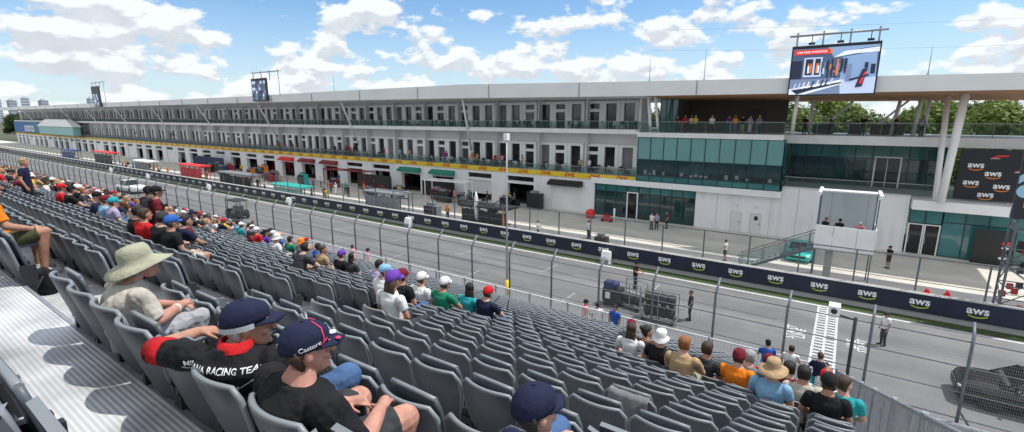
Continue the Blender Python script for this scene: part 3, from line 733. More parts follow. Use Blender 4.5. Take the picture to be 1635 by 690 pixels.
tag(acc[0].build('far_window', DARKW, B), kind='stuff'); tag(acc[1].build('far_window_pier', WHITE, B), kind='stuff')
# balustrades
b = MB(); g = MB()
for (xa, xb, y, z0, z1) in ((XW, XE, 51.08, 9.86, 10.78), (XW, XE, 51.08, 4.69, 5.5), (XE, -4.9, 50.5, 9.6, 10.75), (-4.88, 14, 53.1, 9.54, 10.7)):
    g.quad((xa,y,z0+.06),(xb,y,z0+.06),(xb,y,z1-.05),(xa,y,z1-.05)); b.box(xa, xb, y-.03, y+.03, z1-.05, z1)
    n = int((xb-xa)/2.2)
    for i in range(n+1):
        x = xa+(xb-xa)*i/n
        if x > -150: b.box(x-.02, x+.02, y+.01, y+.05, z0, z1-.05)
g.build('balustrade_glass', BALU, B); b.build('balustrade_rail', STEEL, B)
# leaning struts and columns
for k in range(10):
    x = -41.1-25*k; a, _ = roofz(x)
    MB().tube([(x,48,a+.1),(x-3.0,53.3,6.4)], .15, 10).build('strut', WHITE, B)
for (p0, p1, r) in (((6.75,49.5,12.9),(6.45,49.5,4.6),.27), ((6.15,52.6,12.9),(6.25,50.6,4.6),.2), ((-16.6,50.9,9.6),(-16.5,49,13.3),.14), ((-17.4,50.9,9.6),(-17.4,49.6,13.3),.17), ((-4.4,51.6,9.6),(-4.1,49.6,13.1),.16),
                    ((4.6,56,9.5),(4.9,56,13.1),.15), ((5.4,57.5,9.5),(5.6,57.5,13.1),.15), ((3.2,59,9.5),(3.6,59,13.1),.15), ((-3.4,58,9.5),(-3.4,58,13.1),.15), ((-3.0,60,9.5),(.2,60,13.1),.1), ((1.2,60,9.5),(4.6,60,13.1),.1)):
    MB().tube([p0, p1], r, 12).build('column', WHITE, B)
# garage storey
DOORS = [(-25.42-MOD*k-4.1, -25.42-MOD*k) for k in range(41)]
b = MB(); prev = -23.7
for (x0, x1) in DOORS:
    b.box(x1, prev, 51, 51.6, 0, 4.1); b.box(x0, x1, 51.01, 51.5, 3.72, 4.1); b.box(x0, x1, 51.01, 51.5, 2.75, 3.1); prev = x0
b.box(XW, prev, 51, 51.6, 0, 4.1); b.build('garage_wall', WALLW, B)
for (x0, x1) in DOORS: MB().box(x0, x1, 51.3, 51.4, 3.1, 3.72).build('transom_window', DARKW, B)
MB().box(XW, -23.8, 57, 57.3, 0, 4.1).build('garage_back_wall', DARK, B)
b = MB(); rr = random.Random(2)
for i in range(260):                                   # kit along the garage back walls
    x = rr.uniform(-150, -30); h = rr.uniform(.6, 2.2); b.box(x, x+rr.uniform(.3,1.2), 55.6, 56.6, .01, h, rr.choice((0,0,0,1,2,3)))
tag(b.build('garage_fittings', [DARK, MID, RED, WHITE], B), kind='stuff')
for k, (x0, x1) in enumerate(DOORS):
    if k in (0, 2) or (k > 9 and k % 4 == 1):
        d = MB(); d.box(x0+.02, x1-.02, 51.2, 51.28, .01 if k != 2 else .9, 2.74)
        for i in range(9): d.box(x0+.02, x1-.02, 51.17, 51.199, .1+i*.3, .13+i*.3) if i*.3 > (.9 if k == 2 else 0) else None
        d.build('roller_door', WHITE if k != 2 else GREYP, B)
    c = {3: GREEN, 4: GREEN, 7: mat('dark red', (.22,.02,.03), .5), 8: MATS['dark red'] if 'dark red' in MATS else RED, 9: REDB, 0: BLACK}.get(k)
    if c:
        s = MB(); s.prism([(51.0,3.75),(50.2,3.35),(50.2,3.1),(50.99,3.1)], 0, x0-.2, x1+.2); s.build('awning', c, B)
# ground floor glazing left of the white wall
def glazing(name, x0, x1, y, z0, z1, n, m, zs=(), fr=POSTG):
    f = MB(); w = (x1-x0)/n
    for i in range(n+1): f.box(x0+w*i-.035, x0+w*i+.035, y-.06, y+.04, z0, z1)
    for zz in (z0, *zs, z1): f.box(x0+.03, x1-.03, y-.05, y+.035, zz-.035, zz+.035)
    o = f.build(name, fr, B); rows = [z0, *zs, z1]
    for j in range(len(rows)-1):
        mm = m[j] if isinstance(m, (list, tuple)) else m
        q_ = MB()
        for i in range(n):
            e_ = [prng.uniform(-.007,.007) for _ in range(3)]; xa, xb = x0+w*i+.03, x0+w*(i+1)-.03
            q_.quad((xa,y+e_[0],rows[j]),(xb,y+e_[1],rows[j]),(xb,y+e_[1]+e_[2],rows[j+1]),(xa,y+e_[0]+e_[2],rows[j+1]))
        q_.build('pane', mm, o)
    return o
FR = mat('dark green frame', (.02,.06,.065), .4)
glazing('ground_window', -23.6, -19.8, 51.1, .05, 3.7, 3, [TEALD, TEAL], (2.9,), FR)
glazing('ground_window', -18.4, -12.4, 51.1, .05, 3.7, 5, [TEALD, TEALD, TEAL], (.9, 2.9), FR)
d = MB(); d.box(-19.75, -19.62, 51.0, 51.2, 0, 3.0); d.box(-18.58, -18.45, 51.0, 51.2, 0, 3.0); d.box(-19.62, -18.58, 51.0, 51.2, 2.88, 3.0); d = d.build('door', WHITE, B)
MB().box(-19.61, -18.59, 51.08, 51.12, .02, 2.87).build('pane', DARKW, d)
glazing('ground_window', -19.7, -18.5, 51.1, 3.05, 3.7, 1, TEAL, (), FR)
b = MB(); b.box(-24, -4.6, 50.55, 52, 3.75, 4.38); b.build('box_sill', WHITE, B)
# glass box of the middle block
glazing('glass_box', -18.6, -4.75, 50.6, 4.4, 9.1, 10, [TEAL, TEALD, TEALL], (5.0, 6.75), FR)
s = glazing('glass_box_end', -4.75, -4.74, 50.6, 4.4, 9.1, 1, TEAL, (), FR)
MB().quad((-4.76,50.61,4.4),(-4.76,56.4,4.4),(-4.76,56.4,9.1),(-4.76,50.61,9.1)).build('end_pane', TEAL, B)
MB().quad((-18.6,56,4.4),(-18.6,50.6,4.4),(-18.6,50.6,9.1),(-18.6,56,9.1)).build('end_pane', TEAL, B)
rr = random.Random(8)
for i in range(26):                                    # desks and monitors seen inside, low behind the glass
    x = -17.8+i*.48; MB().box(x, x+.3, 50.57, 50.59, 5.1+rr.uniform(0,.15), 5.35+rr.uniform(.0,.3), 0).build('desk', rr.choice((MID, DARK)), B)
# white wall with two plain doors
b = MB(); b.box(-12.3, 4.75, 51, 51.4, 0, 3.74); b.box(-4.59, 4.75, 51, 51.4, 3.74, 4.78); b.build('white_wall', WALLW, B)
for x in (-10.2,-5.4,-3.2,-.6,2.0): MB().box(x-.012, x+.012, 50.99, 50.998, .02, 3.72 if x < -4.6 else 4.76).build('panel_joint', MID, B)
MB().box(-4.6, 4.76, 50.9, 51.45, 4.785, 4.85).build('wall_coping', GREYP, B)
for (x0, lab) in ((-8.85,None), (-7.1,None)):
    d = MB(); d.box(x0, x0+.06, 50.95, 51.0, 0, 2.06); d.box(x0+.96, x0+1.02, 50.95, 51.0, 0, 2.06); d.box(x0+.06, x0+.96, 50.95, 51.0, 2.0, 2.06); d.box(x0+.07, x0+.95, 50.97, 51.0, .01, 1.99)
    d = d.build('door', GREYP, B); MB().box(x0+.82, x0+.9, 50.93, 50.968, .95, 1.08).build('handle', BLACK, d)
    if x0 > -8: MB().box(x0+.4, x0+.72, 50.95, 50.968, 1.35, 1.75).build('window', DARKW, d)
    MB().box(x0+.35, x0+.65, 50.9, 50.99, 2.6, 2.75).build('door_lamp', GREYP, B)
# podium level behind the wall
b = MB(); b.box(-4.7, 14, 51.41, 58, 4.3, 4.74); b.build('podium_deck', CONC, B)
glazing('podium_window', -4.7, 7.4, 56.5, 4.75, 8.7, 9, [TEALD, TEAL], (7.4,), FR)
d = MB(); d.box(2.2, 2.32, 56.3, 56.45, 4.75, 7.6); d.box(4.1, 4.22, 56.3, 56.45, 4.75, 7.6); d.box(2.32, 4.1, 56.3, 56.45, 7.48, 7.6); d = d.build('door', WHITE, B)
MB().box(2.33, 4.09, 56.36, 56.4, 4.76, 7.47).build('pane', DARKW, d); MB().box(3.15, 3.2, 56.3, 56.35, 4.8, 7.4).build('frame', WHITE, d)
g = MB(); g.quad((-4.6,51.5,4.8),(14,51.5,4.8),(14,51.5,5.7),(-4.6,51.5,5.7)); g.build('podium_balustrade', BALU, B)
MB().box(-4.6, 14, 51.47, 51.53, 5.7, 5.76).build('podium_rail', STEEL, B)
# entrance under the white canopy
b = MB(); b.box(4.85, 10.5, 50.0, 52, 3.85, 4.62); b.build('entrance_canopy', WHITE, B)
glazing('entrance_window', 7.0, 12.5, 51.1, .05, 3.84, 4, [TEAL, TEAL], (2.85,), FR)
glazing('entrance_window', 4.86, 7.0, 51.1, 2.6, 3.84, 2, TEAL, (), FR)
for x0 in (4.9, 5.95):
    d = MB(); d.box(x0, x0+.08, 51.0, 51.2, 0, 2.55); d.box(x0+.92, x0+1.0, 51.0, 51.2, 0, 2.55); d.box(x0+.08, x0+.92, 51.0, 51.2, 2.47, 2.55); d = d.build('door', WHITE, B)
    MB().box(x0+.09, x0+.91, 51.08, 51.12, .02, 2.46).build('pane', DARKW, d); MB().box(x0+.12, x0+.16, 51.0, 51.07, .9, 1.5).build('handle', STEEL, d)
# terrace lounge
b = MB(); b.box(-15.6, -5.6, 58.5, 59, 9.6, 13.5); b.box(-17.3, -15.6, 53.6, 54, 9.61, 13.4); b.box(-15.6, -15.3, 54, 58.5, 9.6, 13.5); b.build('lounge_wall', mat('lounge wall', (.11,.10,.09), .8), B)
glazing('lounge_window', -17.3, -15.4, 53.5, 9.65, 13.2, 3, TEAL, (), FR)
b = MB(); b.box(-9.5, -7.6, 58.3, 58.45, 10.9, 12.0); b.build('lounge_screen', BLACK, B)
b = MB(); 
for (x, w_) in ((-3.2,1.8),(-.2,1.2),(1.6,2.6)): b.box(x, x+w_, 59, 59.6, 9.55, 10.5)
b.build('terrace_counter', mat('dark counter', (.04,.04,.045), .6), B)
# yellow banner along the lower balcony
BN = thing('sponsor_banner', 'long yellow banner with red lettering running along the lower balcony edge', 'banner', (-18.9,50.9,4.1))
b = MB().box(XW, -18.75, 50.9, 50.99, 4.13, 4.72); b.build('banner_cloth', YEL, BN)
tm = text_mb('DHL', .58, bold=.03, shear=.3); me = None
for k in range(84):
    x = -20.4-3.3*k
    if me is None: me = tm.merge(MB().box(-.95,-.62,-.06,-.04,0,.003)).mesh('lettering', [mat('red print', (.50,.01,.02), .5)])
    o = link('lettering', me, BN, V((x,50.89,4.43))-BN.location); o.rotation_euler = (R(90),0,0)
    o.scale = (1.25,1,1)
# screens on the roof edge
def frame_truss(b, x0, x1, y, z, n):
    b.tube([(x0-.3,y,z),(x1+.3,y,z)], .05, 6); b.tube([(x0-.3,y+.5,z),(x1+.3,y+.5,z)], .05, 6)
    for i in range(n):
        x = x0+(x1-x0)*i/(n-1)*.92+.25; b.bar((x,y+.25,z+.25),(x,y+.25,z-1.4), .12)
S = thing('big_screen', 'large lit video screen under a lamp truss on the roof edge, red caption bar', 'screen', (-1.7,46.7,13))
MB().box(-4.62, 1.22, 46.55, 46.85, 12.9, 16.78).build('screen_case', BLACK, S)
SC_ = [mat('screen '+n, c, .3, emit=.55) for n, c in (('slate',(.07,.11,.2)),('pale',(.52,.62,.82)),('white',(.8,.84,.92)),('red',(.8,.03,.02)),('navy',(.015,.02,.05)),('orange',(.75,.22,.05)),('sky',(.25,.38,.62)),('mid',(.18,.24,.38)))]
p = MB(); fx, fy, fz = -4.52, 46.545, 13.0; W_, H_ = 5.64, 3.55
lay = [0]
def P_(pts, mi):
    lay[0] += 1; y = fy-.003*lay[0]; p.add([(fx+u*W_, y, fz+v*H_) for u, v in pts], [tuple(range(len(pts)))], mi)
def PR(u0, v0, u1, v1, mi): P_([(u0,v0),(u1,v0),(u1,v1),(u0,v1)], mi)
PR(0,0,1,1,0); PR(0,0,1,.34,7); P_([(.42,1),(.5,.78),(.75,.93),(1,.97),(1,1)], 6); P_([(.5,.78),(.62,.9),(1,.95),(1,.85),(.74,.84)], 2); P_([(.6,.3),(.6,.78),(.98,.86),(1,.3)], 6); P_([(.62,.0),(.6,.3),(1,.34),(1,0)], 1)
PR(.15,.38,.37,.80,1); PR(.17,.42,.26,.77,4); PR(.285,.42,.35,.77,4); PR(.0,.34,.13,.74,4)
rr = random.Random(5)
for i in range(26):
    u = .36+i*.012+rr.uniform(-.01,.01); PR(u, .34+rr.uniform(0,.2), u+.018, .5+rr.uniform(0,.26), rr.choice((4,4,4,7,2,5,0)))
for (u, mi) in ((.2,2),(.23,5),(.3,5),(.32,2)): PR(u,.46,u+.022,.62,mi); PR(u+.004,.62,u+.018,.67,5)
P_([(.0,.0),(.0,.12),(.62,.30),(.62,.2),(.2,.0)], 2); P_([(.1,.0),(.02,.1),(.3,.16),(.62,.25),(.62,.22),(.3,.1)], 4)
for i in range(9): P_([(.04+i*.055,.1+i*.012),(.07+i*.055,.24+i*.012),(.085+i*.055,.24+i*.012),(.06+i*.055,.1+i*.012)], rr.choice((2,1,4)))
P_([(.78,.12),(.84,.5),(.9,.52),(.86,.14)], 4); P_([(.82,.2),(.87,.45),(.89,.44),(.85,.2)], 3); PR(.86,.52,.9,.64,4); PR(.66,.25,.72,.62,7); P_([(.7,.3),(.92,.4),(.92,.36),(.72,.26)], 4); PR(.93,.4,.98,.6,4)
PR(.02,.865,.45,.965,3); PR(.45,.865,.475,.965,5)
p.build('picture', SC_, S)
tm = text_mb('CAR PARK PADDOCK', .21, bold=.02); tm.build('caption', SC_[2], S, origin=(0,0,0)).matrix_local = Matrix.Translation(V((fx+.235*W_, fy-.25, fz+.912*H_))-S.location)@XZ
b = MB(); frame_truss(b, -4.6, 1.2, 46.6, 17.6, 4); b.build('lamp_truss', STEEL, S)
for x in (-3.3, -1.4, .5): MB().tube([(x,46.6,17.6),(x,46.6,17.0)], .03, 5).box(x-.22,x+.22,46.45,46.75,16.85,17.0).build('lamp', BLACK, S)
for (x0, x1, z1, lab) in ((-89.5,-84.6,17.9,'dark video screen on the roofline midway along the pit building'), (-176,-170,19.5,'small dark video screen far along the pit building roofline')):
    t = thing('roof_screen', lab, 'screen', ((x0+x1)/2,46.6,14))
    MB().box(x0, x1, 46.5, 46.8, 14.0, z1).build('screen_case', BLACK, t)
    q = MB(); rr = random.Random(int(-x0))
    for i in range(8):
        for j in range(6): 
            q.quad((x0+.2+i*.56,46.49,14.2+j*.55),(x0+.72+i*.56,46.49,14.2+j*.55),(x0+.72+i*.56,46.49,14.7+j*.55),(x0+.2+i*.56,46.49,14.7+j*.55), rr.choice((0,0,1,4,4,7)))
    q.build('picture', SC_, t)
    b = MB(); frame_truss(b, x0, x1+4, 46.6, z1+1.0, 4); b.tube([(x1+4,46.6,z1+1),(x1+4,46.6,14.8)], .05, 6); b.build('lamp_truss', STEEL, t)
for (x, h, lab) in ((-66.5,3.4,'thin lightning mast standing alone on the roof beyond the mid screen'), (-16.6,2.4,'thin roof mast above the joint of the fascia'), (-11.5,3.2,'tall thin roof mast between the fascia joint and the lit screen'), (4.2,2.2,'short roof mast at the lit screen end of the fascia')):
    a, c = roofz(x); t = thing('roof_mast', lab, 'mast', (x,47.3,c)); MB().tube([(x,47.3,c),(x,47.3,c+h)], [.035,.015], 6).build('pole', STEEL, t); MB().tube([(x,47.3,c),(x,47.3,c+.12)], .09, 8).build('base', STEEL, t)
# backdrop with sponsor marks at the podium end
def aws_mark(size, smile):
    t = text_mb('aws', size, bold=.025); s = MB(); n = 14
    for i in range(n):
        def pt(j): a = -1+2*j/n; return (a*size*.62, -.47*size-.16*size*(1-a*a))
        x0, y0 = pt(i); x1, y1 = pt(i+1); wd = .055*size
        s.quad((x0,y0-wd,0),(x1,y1-wd,0),(x1,y1+wd,0),(x0,y0+wd,0), 1)
    s.add([(.62*size,-.36*size,0),(.72*size,-.40*size,0),(.60*size,-.60*size,0)], [(0,2,1)], 1)
    return t.merge(s)
BB = thing('sponsor_backdrop', 'dark backdrop with white sponsor marks and red racing marks beside the podium level', 'billboard', (9.5,51.2,4.8))
MB().box(7.35, 14, 51.2, 51.35, 4.85, 8.74).build('board', mat('backdrop navy', (.012,.012,.022), .5), BB)
ORS = mat('orange print', (.8,.25,.02), .5)
me = aws_mark(.62, 0).mesh('logo', [WHITEP, ORS])
for (x, z_) in ((8.35,7.55),(9.4,6.95),(8.25,6.2),(10.0,6.0),(9.2,5.3),(11.6,6.9)):
    o = link('logo', me, BB, V((x,51.19,z_))-BB.location); o.rotation_euler = (R(90),0,0)
q = MB()
for (x, z_, s) in ((9.1,8.2,.42),(10.6,7.35,.8),(11.2,8.3,.5)):
    q.add([(x,51.185,z_-.2*s),(x+.9*s,51.185,z_+.35*s),(x+2.4*s,51.185,z_+.4*s),(x+2.1*s,51.185,z_+.12*s),(x+1.1*s,51.185,z_+.05*s),(x+.6*s,51.185,z_-.2*s)], [(0,5,4,3,2,1)], 0)
    q.add([(x-.1*s,51.185,z_-.32*s),(x+1.2*s,51.185,z_-.3*s),(x+1.3*s,51.185,z_-.24*s),(x,51.185,z_-.25*s)], [(0,1,2,3)], 1)
q.build('racing_mark', [REDB, WHITEP], BB)
K = thing('entrance_banner', 'black upright banner with small red and white marks beside the glass entrance', 'banner', (9.6,50.3,0))
MB().box(8.9, 11.2, 50.3, 50.42, .02, 2.7).build('banner_board', BLACK, K)
for c_, r_, m_ in (((10.75,50.29,1.75),(.3,.02,.2),REDB),((10.7,50.28,1.4),(.22,.02,.1),WHITEP),((10.65,50.29,.6),(.24,.02,.12),WHITEP)): MB().ellipsoid(c_, r_, 10, 6).build('mark', m_, K)
for x in (9.1, 11.0): MB().box(x-.04, x+.04, 50.43, 50.9, 0, .06).build('foot', STEEL, K)
# ------------------------------------------------------------------ pit wall with its boards
PW = thing('pit_wall', 'concrete pit wall faced with a continuous run of navy sponsor boards', 'wall', (-20,34.4,0))
MB().box(-300, 60, 34.24, 34.75, 0, 1.38).build('wall', CONC, PW)
b = MB(); x = 60
while x > -300: b.box(x-2.39, x-.0, 34.17, 34.235, .34, 1.39); x -= 2.4
b.build('sponsor_board', NAVY, PW)
mark = aws_mark(.60, 0); mea = mark.mesh('logo', [WHITEP, LIME])
for k in range(96):
    x = 14.0-2.41*k
    o = link('logo', mea, PW, V((x,34.16,.98))-PW.location); o.rotation_euler = (R(90),0,0)
# debris fence on the wall
PF = thing('pit_wall_fence', 'see-through mesh fence on grey posts standing along the pit wall', 'fence', (-20,35,0))
b = MB(); xs = []
x = 13.0
while x > -70: xs.append(x); x -= 2.95
for x in xs: MB().box(x-.04, x+.04, 34.96, 35.04, 0, 3.3).build('post', POSTG, PF)
for k in range(70):
    x = xs[-1]-2.95*(k+1); b.box(x-.04, x+.04, 34.96, 35.04, 0, 2.4)
tag(b.build('far_post', POSTG, PF), kind='stuff')
b = MB(); b.box(-70, 13.2, 34.97, 35.03, 3.3, 3.36); b.box(-70, 13.2, 34.98, 35.02, 1.9, 1.93); b.build('rail', POSTG, PF)
m = wire_mat('pit fence mesh', (.25,.27,.3), .05, .05, .0032); q = MB().quad((-70,35.045,1.4),(13.2,35.045,1.4),(13.2,35.045,3.3),(-70,35.045,3.3)); q.build('mesh_panel', m, PF)

# ------------------------------------------------------------------ catch fence before the stand
CF = thing('catch_fence', 'tall grey catch fence of posts, cables and wire mesh between stand and track', 'fence', (-20,21,0))
FX = [4.2-2.71*k for k in range(60)]
for i, x in enumerate(FX):
    p = MB(); p.tube([(x,21,0),(x,21,3.72),(x+.02,21.12,3.95),(x+.03,21.5,4.35)], .05, 8); p.build('post', POSTG, CF)
b = MB()
for z_ in (.95, 1.9, 2.85, 3.78): b.tube([(8,21.07,z_),(-160,21.07,z_)], .022, 5)
b.tube([(8,21.4,4.24),(-160,21.4,4.24)], .012, 5)
b.build('cable', POSTG, CF)
m = wire_mat('catch fence mesh', (.34,.35,.37), .055, .11, .005, .2)
q = MB().quad((-160,21.1,.05),(8,21.1,.05),(8,21.1,3.8),(-160,21.1,3.8)); q.build('mesh_panel', m, CF)
b = MB().box(-160, 8, 20.7, 20.9, 0, .85); b.build('barrier', STEEL, CF)
b = MB(); b.bar((4.25,21.0,1.2),(4.9,22.0,.05), .05); b.build('brace', POSTG, CF)

# ------------------------------------------------------------------ front railing of the stand
PALER = mat('pale rail paint', (.60,.62,.64), .45, metal=.1, var=.1)
FRX0, FRX1, RY, DZ = -150., .55, 17.95, 1.95
RL = thing('front_railing', 'pale grey bar railing along the foot of the grandstand', 'railing', (-20,RY,DZ))
b = MB(); b.tube([(FRX0,RY,DZ+1.12),(FRX1,RY,DZ+1.12)], .028, 6); b.tube([(FRX0,RY,DZ+.1),(FRX1,RY,DZ+.1)], .02, 5); b.build('rail', PALER, RL)
b = MB(); x = FRX1
while x > -75: b.box(x-.014, x+.014, RY-.014, RY+.014, DZ+.1, DZ+1.11); x -= .115
tag(b.build('bar', PALER, RL), kind='stuff')
x = FRX1; n = 0
while x > -120:
    MB().box(x-.03, x+.03, RY-.03, RY+.03, DZ-.25, DZ+1.16).build('post', STEEL, RL); x -= 2.0; n += 1

# ------------------------------------------------------------------ white hooded lamps along the foot of the pit wall
hood = None
for i, x in enumerate((-14.5, -36.6, -58.7, -80.9, -104.8, -124)):
    c = (x, 33.8, 0)
    if hood is None:
        hood = thing('track_light_hood', '', 'light', c, group='white hooded lights along the pit wall')
        h = MB(); pr = [(-.36,.0),(.36,.0),(.36,.45),(.26,.78),(.05,1.0),(-.18,.95),(-.36,.55)]
        h.prism([(c[1]+a*.8, z_) for a, z_ in pr], 0, x-.34, x+.34); h.build('hood', WHITE, hood)
        MB().box(x-.28, x+.28, 33.48, 33.5, .1, .36).build('lens', MID, hood); MB().box(x-.5, x+.5, 33.4, 34.1, .0, .07).build('base', STEEL, hood); o = hood
    else: o = copy_tree(hood); o.location = c
    o['label'] = ('white hooded light at the pit wall foot, '+('nearest the start line','second along from the start line','third along from the start line','beyond the long red pit stand','before the far red topped stand','farthest along the wall')[i])

# ------------------------------------------------------------------ starter platform
SP = thing('starter_platform', 'white panelled starter platform with open frame roof raised above the pit wall', 'platform', (.5,39,0))
x0, x1, y0, y1 = -1.15, 2.15, 37.6, 40.2
b = MB(); b.box(x0, x0+1.0, y0, y0+.06, 2.5, 4.1); b.box(x0+1.02, x0+2.3, y0, y0+.06, 2.5, 4.1); b.box(x0+2.32, x1, y0, y0+.06, 2.5, 4.1); b.box(x1-.06, x1, y0+.07, y1, 2.5, 4.1); b.build('parapet', WHITE, SP)
MB().box(x0, x1, y0+.07, y1, 2.4, 2.6).build('deck', STEEL, SP)
b = MB()
for (x, y) in ((x0+.05,y0+.12),(x1-.1,y0+.12),(x0+.05,y1),(x1-.1,y1)): b.bar((x,y,0),(x,y,6.1), .07)
b.build('post', POSTG, SP)
b = MB(); b.box(x0-.1, x0+.08, y0-.1, y1+.1, 6.1, 6.36); b.box(x1-.12, x1+.06, y0-.1, y1+.1, 6.1, 6.36); b.build('roof_beam', WHITE, SP)
b = MB(); b.box(x0+.09, x1-.13, y0+1.6, y1, 6.2, 6.26); b.build('roof_sheet', GREYP, SP)
MB().box(x0+.1, x1-.1, y1-.04, y1, 3.6, 6.05).build('wind_screen', glass_mat('clear screen', (.85,.9,.92), .25), SP)
MB().box(-.45, .0, 38.0, 38.4, 0, 2.39).build('pedestal', CONC, SP)
for (x, w_) in ((.95,.5),(-.6,.35)): MB().box(x, x+w_+.3, y0+.2, y0+.6, 3.4, 4.05).build('console', BLACK, SP)
b = MB()
for i in range(12):                                    # stairs coming up from the pit lane
    x = x0-.12-.36*i; b.box(x-.3, x, 37.9, 38.9, 2.3-.19*i, 2.36-.19*i)
b.build('stair_tread', STEEL, SP)
b = MB()
for y in (37.85, 38.95): b.bar((x0,y,2.4),(x0-4.7,y,-.05), .05, .18); b.bar((x0,y,3.5),(x0-4.7,y,1.05), .05); [b.bar((x0-.3-1.4*i,y,2.25-.73*i),(x0-.3-1.4*i,y,3.35-.73*i), .04) for i in range(4)]
b.build('stair_rail', POSTG, SP)
q = MB(); q.quad((x0-.05,37.84,2.4),(x0-4.6,37.84,.05),(x0-4.6,37.84,1.05),(x0-.05,37.84,3.42)); q.build('stair_glass', BALU, SP)

# ------------------------------------------------------------------ start light gantry at the frame edge
GT = thing('light_gantry', 'dark lattice gantry tower carrying a black panel with large sponsor lettering', 'gantry', (8.6,36.6,0))
b = MB(); gx0, gx1, gy0, gy1 = 7.9, 9.3, 36.0, 37.2
for (x, y) in ((gx0,gy0),(gx1,gy0),(gx0,gy1),(gx1,gy1)): b.bar((x,y,0),(x,y,9.6), .1)
for i in range(9):
    z0, z1 = i*1.05, (i+1)*1.05
    for (a, c) in (((gx0,gy0),(gx1,gy0)),((gx0,gy0),(gx0,gy1)),((gx1,gy0),(gx1,gy1)),((gx0,gy1),(gx1,gy1))):
        b.bar((*a,z0),(*c,z0), .05)
        if i % 2: b.bar((*a,z0),(*c,z1), .045)
        else: b.bar((*c,z0),(*a,z1), .045)
b.build('lattice', POSTG, GT)
MB().box(7.6, 10.8, 35.75, 35.9, 5.9, 9.5).build('panel', mat('panel navy', (.018,.02,.035), .5), GT)
mm = mat('pale blue print', (.35,.6,.8), .5)
t = aws_mark(2.6, 0); o = t.build('logo', [mm, ORS], GT, origin=(0,0,0)); o.location = V((9.55,35.74,7.9))-GT.location; o.rotation_euler = (R(90),0,0)
MB().box(7.7, 9.5, 35.8, 37.4, 0, .3).build('base', CONC, GT)
b = MB(); rr = random.Random(3)
for i in range(14): b.cbox((rr.uniform(8,9.2), rr.uniform(36.1,37), rr.uniform(.5,4.5)), (.25,.25,.3), rr.choice((0,0,1)))
b.build('equipment_box', [BLACK, RED], GT)

# ------------------------------------------------------------------ trackside poles
t = thing('camera_pole', 'dark pole with a white camera box on top beside the start line', 'camera pole', (.95,20.4,0))
MB().tube([(.95,20.4,0),(.95,20.4,4.1)], .06, 8).build('pole', BLACK, t); MB().bar((.95,20.4,4.0),(.35,20.4,4.1), .05).build('arm', BLACK, t)
h = MB().cbox((.28,20.4,4.28), (.36,.5,.34)); h.build('camera', WHITE, t); MB().lathe((.28,20.1,4.28), [(.1,0),(.1,.06),(.07,.08)], 12, axis='Y').build('lens', BLACK, t)
MB().box(.8, 1.1, 20.25, 20.55, 0, .06).build('base', STEEL, t)
t = thing('light_mast', 'tall slim pale mast with a yellow and red band rising above the pit wall', 'mast', (-14.45,20.3,0))
MB().tube([(-14.45,20.3,0),(-14.45,20.3,10.35)], [.07,.035], 8).build('pole', STEEL, t); MB().cbox((-14.45,20.3,10.2), (.22,.25,.35)).build('lamp', WHITE, t)
b = MB(); b.tube([(-14.45,20.3,1.5),(-14.45,20.3,2.5)], .1, 8, 0); b.tube([(-14.36,20.22,1.7),(-14.36,20.22,2.1)], .06, 6, 1); b.build('band', [YEL, RED], t)
for (y0, z0, z1, lab) in ((19.0, 15.5, 14.6, 'thin overhead cable crossing the sky beside the lit screen, upper one'), (19.4, 14.2, 13.5, 'thin overhead cable crossing the sky beside the lit screen, lower one')):
    c = MB(); c.tube([(-12+i*4, 30+y0*.2, z0+(z1-z0)*i/12-.9*math.sin(math.pi*i/12)+1.5) for i in range(13)], .006, 4)
    tag(c.build('overhead_cable', STEEL), lab, 'cable')

# ------------------------------------------------------------------ pit stands, screens and kit along the lane
def pit_stand(x0, x1, y, h, roofc, bodyc, label, monitors=True, cols=5, skirt=True):
    t = thing('pit_stand', label, 'pit stand', ((x0+x1)/2,y,0), group='team stands along the pit wall')
    b = MB().box(x0, x1, y-.7, y+.9, .25, .4); [b.box(x, x+.12, y-.6, y+.8, 0, .25) for x in (x0+.2, x1-.3)]; b.build('platform', MID, t)
    b = MB()
    for i in range(cols):
        x = x0+.06+(x1-x0-.12)*i/(cols-1); b.box(x-.05, x+.05, y+.7, y+.8, .4, h); b.box(x-.04, x+.04, y-.65, y-.57, .4, h-.1)
    b.build('frame', POSTG if bodyc is not RED else REDB, t)
    b = MB(); b.prism([(y-.9,h-.05),(y+1.1,h-.05),(y+1.1,h+.12),(y-.7,h+.22),(y-.9,h+.1)], 0, x0-.1, x1+.1); b.build('canopy', roofc, t)
    b = MB(); n = max(3, int((x1-x0)/.8))
    if skirt:
        for i in range(n): xa = x0+(x1-x0)*i/n; b.box(xa+.02, xa+(x1-x0)/n-.02, y-.72, y-.66, .42, h*.86)
        b.build('panel', bodyc, t)
    if monitors:
        b = MB()
        for i in range(n): xa = x0+(x1-x0)*(i+.5)/n; b.cbox((xa,y-.4,h*.62), (.5,.06,.34)); b.cbox((xa,y-.4,h*.8), (.5,.06,.3))
        b.build('monitor', BLACK, t)
        b = MB()
        for i in range(0, n, 1): xa = x0+(x1-x0)*(i+.5)/n; b.lathe((xa,y+.35,.4), [(.16,0),(.03,.03),(.03,.6),(.17,.62),(.17,.68)], 8)
        b.build('stool', BLACK, t)
    return t
SILV = mat('silver panel', (.30,.33,.36), .35, metal=.3, var=.1, vscale=1.5)
pit_stand(-45.8, -40.2, 36.6, 2.7, SILV, SILV, 'long silver panelled pit stand between the dark rig and the green garages')
pit_stand(-96.5, -88.6, 36.7, 3.0, REDB, RED, 'long bright red pit stand behind the navy boards')
pit_stand(-143, -132, 37.0, 3.4, REDB, BLACK, 'pit stand with a red canopy over black panels far down the lane')
pit_stand(-82, -72.5, 36.7, 2.6, MID, BLACK, 'grey framed pit stand with black panels just after the bright red one')
